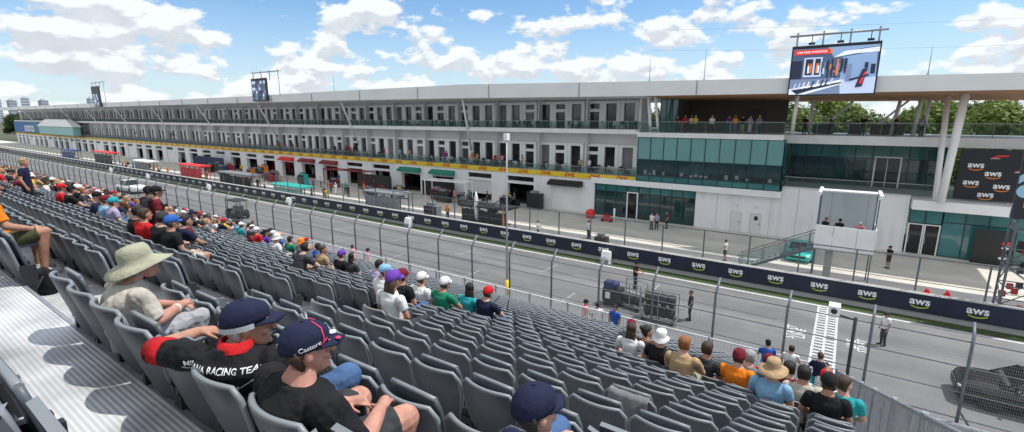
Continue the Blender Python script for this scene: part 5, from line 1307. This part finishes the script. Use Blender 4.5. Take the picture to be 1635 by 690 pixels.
c2 = cap_detail(t2, P2, 'tape'); c3 = cap_detail(t3, P3, 'piping')
bv_cap = headgear('cap').mesh('capref'); 
decal(bv_cap, text_mb('Castore', .032, bold=.01), 'lettering', WHITEP, c3, (.1,.0,.045), (0,1,.15), (0,-.1,1), (-1,0,0), .002)
decal(bv_cap, text_mb('Y', .034, bold=.02), 'lettering', WHITEP, c3, (0,-.13,.055), (1,0,0), (0,.2,1), (0,1,0), .002)
decal(bv_cap, text_mb('F1', .03, bold=.02), 'lettering', silver, c2, (.02,-.13,.045), (1,0,0), (0,.2,1), (0,1,0), .002)
sh2 = FIG['hero team shirt'][0]['shirt']; so2 = [o for o in t2.children if o.name.startswith('shirt')][0]
redc = fab('red', CL['red'].node_tree.nodes['Principled BSDF'].inputs['Base Color'].default_value[:3])
decal(sh2, text_mb('MILANA RACING TEAM', .040, bold=.014), 'lettering', WHITEP, so2, (.09,-.02,.865), (.852,.523,-.02), (0,.05,1), (-.523,.852,0), .004)
q = MB()
for (x0, x1, z0, z1) in ((-.24,.24,.012,.020),):
    for i in range(24): xa = x0+(x1-x0)*i/24; q.quad((xa,-.07+.05*math.cos(i/24*6.28),0),(xa+.02,-.07+.05*math.cos((i+1)/24*6.28),0),(xa+.02,-.063+.05*math.cos((i+1)/24*6.28),0),(xa,-.063+.05*math.cos(i/24*6.28),0))
decal(sh2, q, 'piping', silver, so2, (.11,-.02,.865), (.852,.523,0), (0,.05,1), (-.523,.852,0), .004)
q = MB(); q.tube([(-.09,-.02,0),(-.05,.02,0),(0,.015,0),(.05,.03,0),(.1,.0,0),(.12,.03,0)], .006, 4); q.tube([(0,.015,0),(-.02,-.03,0)], .005, 4); q.tube([(.05,.03,0),(.06,-.02,0)], .005, 4)
b = MB()
for (x0,y0),(x1,y1) in (((-.09,-.02),(-.05,.02)),((-.05,.02),(0,.015)),((0,.015),(.05,.03)),((.05,.03),(.1,0)),((.1,0),(.13,.03)),((0,.015),(-.02,-.03)),((.05,.03),(.06,-.02))): b.quad((x0,y0,0),(x1,y1,0),(x1,y1+.012,0),(x0,y0+.012,0))
decal(sh2, b, 'emblem', WHITEP, so2, (.05,-.02,.75), (.852,.523,0), (0,.05,1), (-.523,.852,0), .004)
e, s_ = V(P2['elb'][0]), V(P2['shp'][0])
b = MB(); b.capsule(lerp(s_,e,.55), lerp(s_,e,.93), .077, .072, 14, flat=(True,True)); o = b.build('sleeve_panel', CL['red'], so2, origin=(0,0,0), fixn=True)
sy = P2['sho']; hd = V(P2['head']); nb = V((-.01,.168,sy+.05))
b = MB(); rg = [ring(nb+V((0,0,-.012)),.104,.084), ring(nb+V((.004,.012,.03)),.088,.080), ring(nb+V((.006,.016,.036)),.078,.070), ring(nb+V((0,.004,.01)),.074,.066)]; b.loft(rg, caps=False); b.build('collar', CL['red'], so2, origin=(0,0,0))
sh1 = [o for o in t.children if o.name.startswith('shirt')]
# odds and ends lying on the steps
t = thing('shoulder_bag', 'slumped black shoulder bag on the step by the bare legged man', 'bag', (-7.55,1.28,rowZ(0)))
b = MB(); c_ = (-7.55,1.28,rowZ(0)); b.loft([ring((c_[0],c_[1],c_[2]+.005),.17,.09), ring((c_[0],c_[1],c_[2]+.1),.20,.11), ring((c_[0]+.02,c_[1],c_[2]+.24),.16,.07), ring((c_[0]+.03,c_[1],c_[2]+.29),.13,.03)]); b.build('pouch', CL['black'], t)
MB().tube([(c_[0]-.12,c_[1],c_[2]+.26),(c_[0]-.2,c_[1]-.1,c_[2]+.16),(c_[0]-.1,c_[1]-.18,c_[2]+.012),(c_[0]+.12,c_[1]-.16,c_[2]+.012),(c_[0]+.17,c_[1]-.05,c_[2]+.24)], .012, 6).build('strap', CL['charcoal'], t)
def cup(x, y, z, m, lab):
    t = thing('paper_cup', lab, 'cup', (x,y,z)); MB().lathe((x,y,z), [(.028,.002),(.04,.12),(.041,.122),(.036,.12),(.0,.118)], 14).build('cup', m, t); MB().lathe((x,y,z+.123), [(.043,0),(.041,.012),(.0,.013)], 14).build('lid', BLACK if m is REDB else WHITE, t)
cup(-7.1, 1.42, rowZ(0), WHITEP, 'white paper cup on the step beside the black shoulder bag'); cup(-.06, rowY(6)-.1, rowZ(5), WHITEP, 'white paper cup in the gap before the end seats'); cup(-5.6, rowY(1)+.3, rowZ(1), REDB, 'red paper cup standing in the aisle behind the purple cap')
b = MB(); b.add([(-5.75,1.75,rowZ(1)+.012),(-5.45,1.78,rowZ(1)+.006),(-5.47,1.99,rowZ(1)+.02),(-5.76,1.95,rowZ(1)+.006)], [(0,1,2,3)]); o = b.build('leaflet', mat('red printed paper', (.6,.12,.1), .6), None, origin=(-5.6,1.87,rowZ(1))); o.location = (-5.6,1.87,rowZ(1)); tag(o, 'creased red printed leaflet dropped in the aisle', 'leaflet')
for (x, n, c, lab) in ((-3.35,1,'navy','navy jacket folded over an empty seat back beyond the sun hat'),(-1.35,4,'grey','grey sweater hung over an empty seat back in the middle rows')):
    t = thing('draped_jacket', lab, 'jacket', (x,rowY(n),rowZ(n))); b = MB(); y0, z0 = rowY(n), rowZ(n)
    prof = [(-.045,.50),(-.04,.66),(-.03,.835),(.0,.862),(.05,.855),(.09,.72),(.11,.58)]; vs = []
    for i in range(9):
        u = -1+2*i/8
        for (yy, zz) in prof: vs.append((x+u*.185, y0+yy+.035*abs(u)**2+.008*math.sin(i*2.1+zz*9), z0+zz-.012*abs(u)+(.02*math.sin(i*1.7) if zz < .6 else 0)))
    m_ = len(prof); b.add(vs, [(i*m_+j, (i+1)*m_+j, (i+1)*m_+j+1, i*m_+j+1) for i in range(8) for j in range(m_-1)], 0, True); b.build('cloth', CL[c], t)
# people in the middle rows, told apart by cap and shirt
MIDP = [
 ('knees',8,-8.56,'man in pale lavender grey shirt leaning forward over the seats','lavender','charcoal','short',None,'black',0),
 ('lookr',6,-6.51,'spectator in light blue cap and white shirt beside the dark red cap','white','denim','cap','sky','brown',0),
 ('lap',6,-6.05,'man in dark red cap, black shirt and blue jeans sitting tall','black','denim','cap','maroon','black',1),
 ('woman',4,-4.67,'woman in purple cap and white T-shirt with long dark brown hair','white','charcoal','caplong','purple','brown',1),
 ('lap',7,-6.35,'spectator in white cap and white shirt beyond the dark red cap','white','olive','cap','white','brown',0),
 ('knees',7,-5.85,'spectator in white cap and green shirt leaning forward','green','charcoal','cap','white','brown',1),
 ('lookl',8,-5.85,'long haired spectator in teal shirt beside the green shirt','teal','charcoal','long',None,'black',1),
 ('knees',8,-5.40,'spectator in bright red cap, navy jacket and blue jeans sitting alone','navy','denim','cap','red','brown',0),
 ('lap',9,-10.84,'spectator in purple cap and black top by the front rows','black','charcoal','cap','purple','brown',0),
 ('woman',9,-10.40,'woman with long black hair and black top next to the purple cap','charcoal','charcoal','long',None,'black',0),
 ('lap',11,-14.18,'dark haired spectator in royal blue shirt near the orange bucket hat','blue','charcoal','short',None,'black',2),
 ('lookr',9,-11.69,'spectator in tan shirt beside the royal blue shirt','tan','khaki','short',None,'brown',1),
 ('lap',11,-15.17,'spectator in vivid orange bucket hat and grey shirt','grey','charcoal','bucket','orange','brown',0),
 ('lap',11,-15.79,'dark haired spectator in green shirt next to the orange bucket hat','green','charcoal','short',None,'black',0),
 ('crossed',13,-19.1,'spectator in orange cap and blue shirt near the railing','blue','charcoal','cap','orange','brown',0),
 ('lap',9,-14.05,'spectator in white bucket hat and white shirt','white','khaki','bucket','white','brown',0),
 ('bend',6,-9.33,'spectator in charcoal hoodie bent right over the seat before him','charcoal','charcoal','short',None,'black',0),
 ('woman',12,-18.85,'woman in purple top and dark cap near the railing','purple','charcoal','caplong','black','brown',0),
 ('lap',12,-3.51,'spectator in dark red cap and grey shirt by the railing','grey','charcoal','cap','maroon','brown',0),
 ('woman',9,-2.72,'woman with brown hair and white T-shirt below the dark red cap','white','charcoal','long',None,'brown',0),
 ('lookr',10,-2.71,'black haired spectator with a bun in brown top near the railing','brown','charcoal','bun',None,'black',1),
 ('crossed',9,-2.22,'man in white bucket hat and black shirt','black','charcoal','bucket','white','grey',0),
 ('knees',8,-1.67,'ginger haired spectator in tan shirt by the white bucket hat','tan','khaki','short',None,'ginger',0),
 ('woman',9,-1.50,'dark brown haired spectator in black top beside the orange shirt','charcoal','teal','short',None,'brown',1),
 ('lap',9,-1.02,'spectator in maroon beanie and bright orange shirt','orange','charcoal','beanie','maroon','brown',0),
 ('knees',10,-.97,'grey haired spectator in grey top behind the orange shirt','grey','charcoal','short',None,'grey',0),
 ('crossed',8,-.50,'man in straw coloured sun hat and sky blue shirt','sky','khaki','sunhat','tan','grey',0),
 ('lap',11,-.72,'spectator in maroon cap and bright red shirt below the railing','red','charcoal','cap','maroon','black',0),
 ('lap',10,-.36,'spectator in maroon top with dark hair before the straw hat','maroon','charcoal','short',None,'black',0),
 ('raise_',9,-.12,'black haired spectator in beige shirt with one forearm raised','beige','charcoal','short',None,'black',1),
 ('lap',10,.14,'spectator in red and white cap and white shirt at the end seat','white','charcoal','cap','red','brown',0),
 ('lap',8,.16,'man in black T-shirt and black cap on the end seat of his row','black','charcoal','cap','black','brown',1),
 ('lookr',9,.34,'spectator in teal shirt squeezed between the end railing and black T-shirt','teal','charcoal','short',None,'brown',0),
 ('lap',4,-14.8,'man in teal cap and lavender shirt leaning on his knees','lavender','khaki','cap','teal','brown',0),
 ('lap',4,-15.4,'spectator in maroon cap and sky blue shirt beside the teal cap','sky','denim','cap','maroon','brown',1),
 ('lookl',3,-11.1,'black haired spectator in black shirt beside the red T-shirt','black','charcoal','short',None,'black',1),
 ('lap',3,-10.5,'dark brown haired man in red T-shirt','red','charcoal','short',None,'brown',1),
 ('lookl',3,-9.9,'spectator in charcoal cap and black shirt beside the bright blue cap','black','charcoal','cap','charcoal','brown',0),
 ('shorts',3,-9.3,'spectator in bright blue cap, black shirt and beige shorts','black','beige','cap','blue','brown',1),
 ('knees',4,-11.0,'man in navy polo shirt leaning on his knees','navy','charcoal','short',None,'black',1),
 ('lap',5,-12.57,'spectator in maroon shirt and navy cap before the navy polo','maroon','charcoal','cap','navy','black',0),
 ('lap',4,-19.18,'spectator in red shirt and red cap in the middle of the stand','red','charcoal','cap','red','brown',1),
]
for (k, n, x, lab, s, tr, g, gc, h, sk) in MIDP:
    seated(k, n, x, lab, s, tr, g, gc, h, sk, far=(n > 10), rz=random.uniform(-.12,.12), group='spectators in the stand')
# standing in the stand
person(-20.0, rowY(3)+.38, rowZ(3), -.5, 'standw', POSES['standw'], 'blonde woman in navy top and black trousers standing among the seats', 'navy', 'black', 'short', None, 'blonde', 3)
t = person(-12.5, rowY(4)+.38, rowZ(4), -.25, 'bent', POSES['bent'], 'man in maroon shirt and white shorts standing with a black backpack', 'maroon', 'white', 'cap', 'black', 'black', 1)
b = MB(); b.loft([ring((0,-.20,1.02),.14,.08), ring((0,-.23,1.15),.165,.11), ring((0,-.22,1.32),.155,.10), ring((0,-.18,1.46),.10,.06)]); b.ellipsoid((0,-.32,1.12),(.11,.05,.10)); [b.tube([(s*.10,-.15,1.44),(s*.13,.02,1.47),(s*.13,.13,1.32),(s*.13,.02,1.10),(s*.11,-.14,1.05)], .02, 6) for s in (-1,1)]
bp = b.build('backpack', fab('backpack', (.012,.012,.014)), None, origin=(0,0,0)); bp.location = t.location; bp.rotation_euler = t.rotation_euler; tag(bp, 'black backpack worn by the standing man in the maroon shirt', 'backpack')
person(-15.2, rowY(5)+.38, rowZ(5), .3, 'stand', POSES['stand'], 'man in charcoal shirt and dark cap standing just before the backpack wearer', 'charcoal', 'navy', 'cap', 'black', 'black', 2)
STAND = [(-1.46,17.45,1.98,'rail','man in navy shirt and black cap leaning on the front railing','blue','charcoal','cap','black','black',0,.3), (-.76,17.45,1.98,'rail','dark haired man in white shirt standing at the front railing','white','black','short',None,'black',0,0),
 (.06,17.4,1.98,'rail','man in brown cap and slate blue shirt at the railing corner','navy','teal','cap','brown','brown',0,.2), (-7.0,17.4,1.98,'stand','man in cobalt blue shirt with a white badge facing the stand','blue','black','short',None,'black',1,2.9),
 (-8.95,18.7,1.35,'rail','person in salmon pink shirt beyond the front railing','pink','grey','cap','black','black',1,-.7), (-8.35,18.7,1.35,'stand','person in white shirt beyond the front railing by the salmon shirt','white','charcoal','short',None,'black',1,.4),
 (-35.2,17.3,1.98,'stand','man in olive top standing at the railing beside the golf cart','olive','charcoal','short',None,'black',1,-.6), (-25.6,18.7,1.35,'stand','first of two people in salmon shirts past the railing, dark hair','pink','charcoal','short',None,'black',1,.3), (-24.1,18.7,1.35,'stand','second of two people in salmon shirts past the railing, black cap','pink','charcoal','cap','black','black',1,-.4),
 (2.55,28.8,.006,'stand','marshal in white shirt and black trousers standing on the track by the start line','white','black','cap','charcoal','black',1,2.2), (-6.2,26.4,.006,'stand','mechanic in black beside the steel tyre trolley','black','black','short',None,'black',1,1.9), (-9.7,27.1,.9,'rail','mechanic in black standing up behind the low tyre trolley','black','black','cap','black','black',1,-1.6),
 (-15.4,46.9,.006,'stand','first of a trio before the glazing, white shirt and dark hair','white','charcoal','short',None,'black',0,2.9), (-15.0,47.2,.006,'stand','second of a trio before the glazing, pale pink shirt','lavender','black','short',None,'brown',0,-2.5), (-14.3,48.3,.006,'stand','third of a trio before the glazing, maroon shirt','maroon','black','short',None,'black',0,2.0),
 (-19.0,39.9,.006,'stand','official in white shirt by the small black cart at the pit wall','white','black','cap','black','black',0,2.7), (-22.9,37.2,.006,'rail','crew member in white shirt standing right behind the pit wall','white','charcoal','short',None,'black',0,-1.2), (3.5,44.6,.006,'bent','photographer in black and black cap near the glass entrance','black','black','cap','black','black',1,2.2), (-7.0,39.6,.006,'bent','crew member in white crouched on the red pit lane marking','white','charcoal','short',None,'black',0,1.3),
 (1.3,38.9,2.61,'rail','starter in pink shirt on the platform, white cap','pink','black','cap','white','brown',0,2.8), (-.65,39.2,2.61,'rail','first official in black on the starter platform by its stairs','black','black','short',None,'black',1,2.4), (.15,39.2,2.61,'bent','second official in black on the starter platform, cap on','black','black','cap','black','black',1,3.4),
 (-43.3,47.6,.006,'stand','crew member in white shirt at the green awning garage','white','charcoal','short',None,'black',0,2.5), (-70,46,.006,'stand','crew member in white top and white cap standing in mid lane','white','black','cap','white','brown',0,2.6), (-63,43,.006,'stand','crew member in red shirt crossing the lane','red','charcoal','cap','red','brown',0,1.), (-57.5,42,.006,'stand','crew member in black walking in the lane','black','charcoal','short',None,'black',0,.4), (-59.5,37.6,.006,'stand','crew member in tan shirt at the turquoise pit stand','tan','charcoal','short',None,'brown',0,3.), (-62.5,37.8,.006,'stand','crew member in teal shirt at the turquoise pit stand','teal','charcoal','cap','teal','black',0,2.), (-40.5,48.3,.006,'stand','crew member in teal shirt by the white boom frame','teal','charcoal','cap','black','black',0,2.8), (-38,49,.006,'stand','crew member in black by the white boom frame','black','black','cap','teal','black',0,2.1)]
for (x, y, z, k, lab, s, tr, g, gc, h, sk, rz) in STAND:
    person(x, y, z, rz, k, POSES[k], lab, s, tr, g, gc, h, sk, far=True)
b = MB().box(-.055,.055,.1,.125,.92,1.06); o = b.build('badge', WHITEP, None, origin=(0,0,0)); tag(o, 'white pass hanging on the cobalt blue shirt', 'badge'); o.location = (-7.0,17.4,1.98); o.rotation_euler = (0,0,2.9); 
o.location = V((-7.0,17.4,1.98))+V((-math.sin(2.9)*.035, math.cos(2.9)*.035, 0))
# crew farther down the lane
rr = random.Random(21); cols = ['red','white','black','navy','orange','blue','teal','grey','yellow','pink','green','maroon']
whr = ('by the garages','at the pit wall','in mid lane'); kinds = ('walking','standing'); n = 0
combos = [(c, t_, g, w_) for c in cols for t_ in ('black','white','navy','khaki') for g in ('short','cap','beanie') for w_ in range(3)]; rr.shuffle(combos)
for (c, t_, g, w_) in combos[:46]:
    x = -30-110*rr.random()**.9; y = (rr.uniform(46,50.2), rr.uniform(35.5,36.2) if False else rr.uniform(37.9,39.2), rr.uniform(41,45))[w_]
    k = rr.choice(('stand','standw','bent')); gn = {'short':'bare head','cap':c+' cap','beanie':c+' beanie'}[g]
    person(x, y, .006, rr.uniform(0,6.28), k, POSES[k], 'crew member in %s shirt and %s trousers, %s, %s' % (c, t_, gn, whr[w_]), c, t_ , g, c if g != 'short' else None, rr.choice(list(HR)), rr.randrange(4), 'crew in the pit lane', far=True)
# on the terrace
for i, (x, c, t_, g, gc) in enumerate(((-14.7,'maroon','charcoal','cap','red'),(-14.0,'red','black','short',None),(-13.5,'white','charcoal','short',None),(-12.9,'yellow','charcoal','short',None),(-11.4,'white','navy','cap','pink'),(-9.9,'purple','denim','short',None),(-9.2,'orange','denim','short',None),(-8.6,'black','khaki','cap','black'),(-8.0,'lavender','white','short',None),(-7.1,'grey','charcoal','short',None),
        (-3.6,'black','black','short',None),(-1.6,'charcoal','black','cap','black'),(.9,'black','charcoal','short',None),(3.2,'black','black','cap','white'),(5.0,'lavender','navy','cap','purple'))):
    y = 51.0+(i % 3)*.35 if x < -5 else 53.7+(i % 3)*.3
    person(x, y, 9.602 if x < -5 else 9.542, (2.9+.5*(i % 3)) if x < -5 else i*1.3, 'rail' if i % 2 else 'stand', POSES['rail' if i % 2 else 'stand'], 'terrace guest in %s top and %s trousers%s' % (c, t_, ', '+gc+' cap' if gc else ', bare head'), c, t_, g, gc, rr.choice(list(HR)), i % 4, 'guests on the terrace', far=True)
# the packed far end of the stand
rr = random.Random(77); names = [c for c in CL if c not in ('beige','khaki','lavender')]+['black','black','charcoal','charcoal','black','grey','navy','white','maroon','black','grey','grey','white','navy','charcoal','black','white','grey','red','navy']; gears = [('short',None)]*3+[('long',None)]*2+[('cap',c) for c in ('white','red','black','navy','grey','charcoal','white','black')]+[('bucket',c) for c in ('white','tan','navy')]
area = ('low in the stand','halfway down the stand','high in the stand'); cand = []
for n in range(2, NR):
    for x in blocks(n):
        if x > -14.5 or (n, round(x,2)) in TAKEN: continue
        pr = (.05 if x > -20 else .20 if x > -30 else .46)*(1. if n < 15 else .8)*(.25 if (n < 4 and x > -40) else 1)
        if x > -24 and n > 13: pr = 0
        if x > -45 and n > 17 and rr.random() < .5: pr = 0
        if rr.random() < pr: cand.append((n, x))
near = sorted(cand, key=lambda c: (c[1]**2+rowY(c[0])**2)); cnt = 0; far_stuff = []
for (n, x) in near:
    p = px((x, rowY(n)+.2, rowZ(n)+1.2))
    if p is None or not (-10 < p[0] < 1650) or cnt >= 125: 
        if p and p[0] > -60: far_stuff.append((n, x))
        continue
    for _ in range(200):
        c, (g, gc), h, tr = rr.choice(names), rr.choice(gears), rr.choice(list(HR)), rr.choice(('charcoal','navy','denim','khaki'))
        lab = 'spectator in %s shirt, %s, %s' % (c, (gc+' '+g+(' hat' if g == 'bucket' else '')) if gc else g+' '+h+' hair', area[0 if n > 14 else 1 if n > 7 else 2])
        if lab not in _LAB: break
    seated(rr.choice(('lap','knees','crossed','woman','lookr','lookl')), n, x, lab, c, tr, g, gc, h, rr.randrange(4), rr.uniform(-.3,.3), 'spectators in the stand', True, rr.uniform(.94,1.04)); cnt += 1
b = MB(); fm = list(names); mats_ = [CL[c] for c in fm]+SK+list(HR.values())
for (n, x) in far_stuff:
    take(n, x); y, z = rowY(n)+.15, rowZ(n); c = rr.randrange(len(fm)); hc = rr.choice([rr.randrange(len(fm)), len(fm)+4+rr.randrange(5), len(fm)+4+rr.randrange(2)])
    b.loft([ring((x,y,z+.42),.19,.14,0,8), ring((x,y,z+.75),.18,.13,0,8), ring((x,y+.02,z+.98),.20,.10,0,8), ring((x,y+.03,z+1.06),.07,.06,0,8)], c)
    b.ellipsoid((x,y+.05,z+1.17), (.08,.095,.12), 8, 6, len(fm)+rr.randrange(4)); b.ellipsoid((x,y+.035,z+1.22), (.092,.105,.09), 8, 5, hc); b.capsule((x-.1,y+.1,z+.5),(x-.13,y+.5,z+.52),.09,.07,6,1); b.capsule((x+.1,y+.1,z+.5),(x+.13,y+.5,z+.52),.09,.07,6,1)
if far_stuff: tag(b.build('crowd', mats_), 'dense crowd filling the far end of the grandstand', kind='stuff')
# ------------------------------------------------------------------ seats, the largest in view one by one and the rest together
allseats = []
for n in range(-1, NR):
    for x in blocks(n):
        if n == -1 and x > -1.2: continue
        p = px((x, rowY(n), rowZ(n)+.7))
        if p is None: continue
        d = (V((x,rowY(n),rowZ(n)+.6))-EYE).length; vis = -60 < p[0] < 1690 and 0 < p[1] < 740
        allseats.append((0 if vis else 1, d, n, x))
allseats.sort(); protos = {}; SG = 'grey seats of the grandstand'
for (o_, d, n, x) in allseats[:300]:
    tk = (n, round(x,2)) in TAKEN; k = tk
    if k not in protos:
        t = thing('stadium_seat', 'grey stadium seat with a spectator sitting on it' if tk else 'empty grey stadium seat with its seat pan tipped up', 'seat', (0,0,0), 0, 'occupied '+SG if tk else SG)
        link('backrest', SB, t); link('seat_pan', SD if tk else SU, t); link('bracket', SBR, t); protos[k] = t; o = t
    else: o = copy_tree(protos[k])
    o.location = (x+rr.uniform(-.006,.006), rowY(n)+rr.uniform(-.008,.008), rowZ(n)); o.rotation_euler = (rr.uniform(-.025,.02),0,rr.uniform(-.03,.03))
b = MB()
for (o_, d, n, x) in allseats[300:]:
    if o_ and not (x < 2): continue
    y, z = rowY(n), rowZ(n); tk = (n, round(x,2)) in TAKEN
    for (s0, s1) in ((-1,-.4),(-.4,.4),(.4,1)):
        def q(u, v): hw = .145+.085*min(1, v*1.5); return (x+u*hw, y+.165*(1-v)+(.05 if abs(u) > .9 else 0), z+.27+.555*v)
        b.quad(q(s0,0), q(s1,0), q(s1,1), q(s0,1), 0)
        a, c = V(q(s0,1)), V(q(s1,1)); b.quad(a, c, c+V((0,.03,.006)), a+V((0,.03,.006)), 1)
    if not tk:
        b.quad((x-.19,y+.2,z+.42),(x+.19,y+.2,z+.42),(x+.18,y+.11,z+.83),(x-.18,y+.11,z+.83), 0); b.quad((x-.18,y+.11,z+.83),(x+.18,y+.11,z+.83),(x+.18,y+.14,z+.84),(x-.18,y+.14,z+.84), 1)
    b.box(x+.205, x+.245, y+.13, y+.24, z+.3, z+.5, 2); b.box(x+.215, x+.235, y+.16, y+.2, z, z+.3, 2)
tag(b.build('seat_rows', [SEATM, SEATR, BLACK]), 'grey seats filling the lower and far rows of the grandstand', kind='stuff')
# ------------------------------------------------------------------ furniture on the hospitality balconies
def bal_chair():
    b = MB(); b.box(-.22,.22,-.22,.22,.42,.46); b.box(-.22,.22,.19,.23,.5,.92); [b.box(x-.02,x+.02,y-.02,y+.02,0,.42) for x in (-.19,.19) for y in (-.19,.19)]; return b.mesh('balcony_chair', [mat('pale chair', (.50,.56,.54), .5)])
def bal_table():
    b = MB(); b.lathe((0,0,0), [(.28,0),(.28,.02),(.04,.04),(.04,.70),(.42,.72),(.42,.75),(.0,.751)], 12, smooth=False); return b.mesh('balcony_table', [mat('pale table', (.42,.46,.46), .4)])
BC, BT = bal_chair(), bal_table(); BCD = BC.copy(); BCD.materials[0] = BLACK
rr = random.Random(6)
def furn(x0, x1, z, lvl):
    x = x0
    while x > x1:
        if rr.random() < .82:
            y = 52.0+rr.uniform(-.15,.15); o = link('balcony_table', BT, None, (x,y,z)); tag(o, 'round pale table on the %s balcony' % lvl, 'table', None if False else 'tables on the %s balcony' % lvl)
            for a in (0.4, 1.6, 2.9, 4.1, 5.3):
                if rr.random() < .75:
                    c = link('balcony_chair', BCD if rr.random() < .5 else BC, None, (x+.62*math.cos(a), y+.55*math.sin(a), z)); c.rotation_euler = (0,0,a-1.57+rr.uniform(-.3,.3)); dk = c.data is BCD
                    tag(c, '%s chair at the tables of the %s balcony' % ('black' if dk else 'grey', lvl), 'chair', '%s chairs on the %s balcony' % ('black' if dk else 'grey', lvl))
        x -= 1.45
furn(-19.8, -64, 9.865, 'upper'); furn(-19.8, -64, 4.69, 'lower')
b = MB(); x = -65
while x > -290:
    for z in (9.87, 4.69):
        b.box(x-.4, x+.4, 51.8, 52.4, z+.7, z+.75); b.box(x-.9, x-.6, 51.9, 52.3, z, z+.9, 1); b.box(x+.6, x+.9, 51.9, 52.3, z, z+.9, 1); b.box(x-.2, x+.2, 52.6, 52.9, z, z+.9, 1)
    x -= 2.0
tag(b.build('far_balcony_furniture', [mat('pale table', (.42,.46,.46)), MID]), 'rows of tables and chairs along the far balconies', kind='stuff')
rr = random.Random(31); used = 0; cc = ['black','white','navy','red','grey','purple','charcoal','sky','maroon','teal','pink','green','tan','orange']
for i in range(24):
    x = -24-rr.random()*70; c = rr.choice(cc); g, gc = rr.choice(gears); lab = 'balcony guest in %s top with %s' % (c, gc+' '+g+(' hat' if g == 'bucket' else '') if gc else g+' '+'dark hair')
    if lab in _LAB: continue
    person(x, 51.75, 4.69 , math.pi+rr.uniform(-.6,.6), 'stand', POSES['stand'], lab, c, 'charcoal', g, gc, 'black', rr.randrange(4), 'guests on the lower balcony', far=True)

bpy.data.scenes.remove(_WORK)
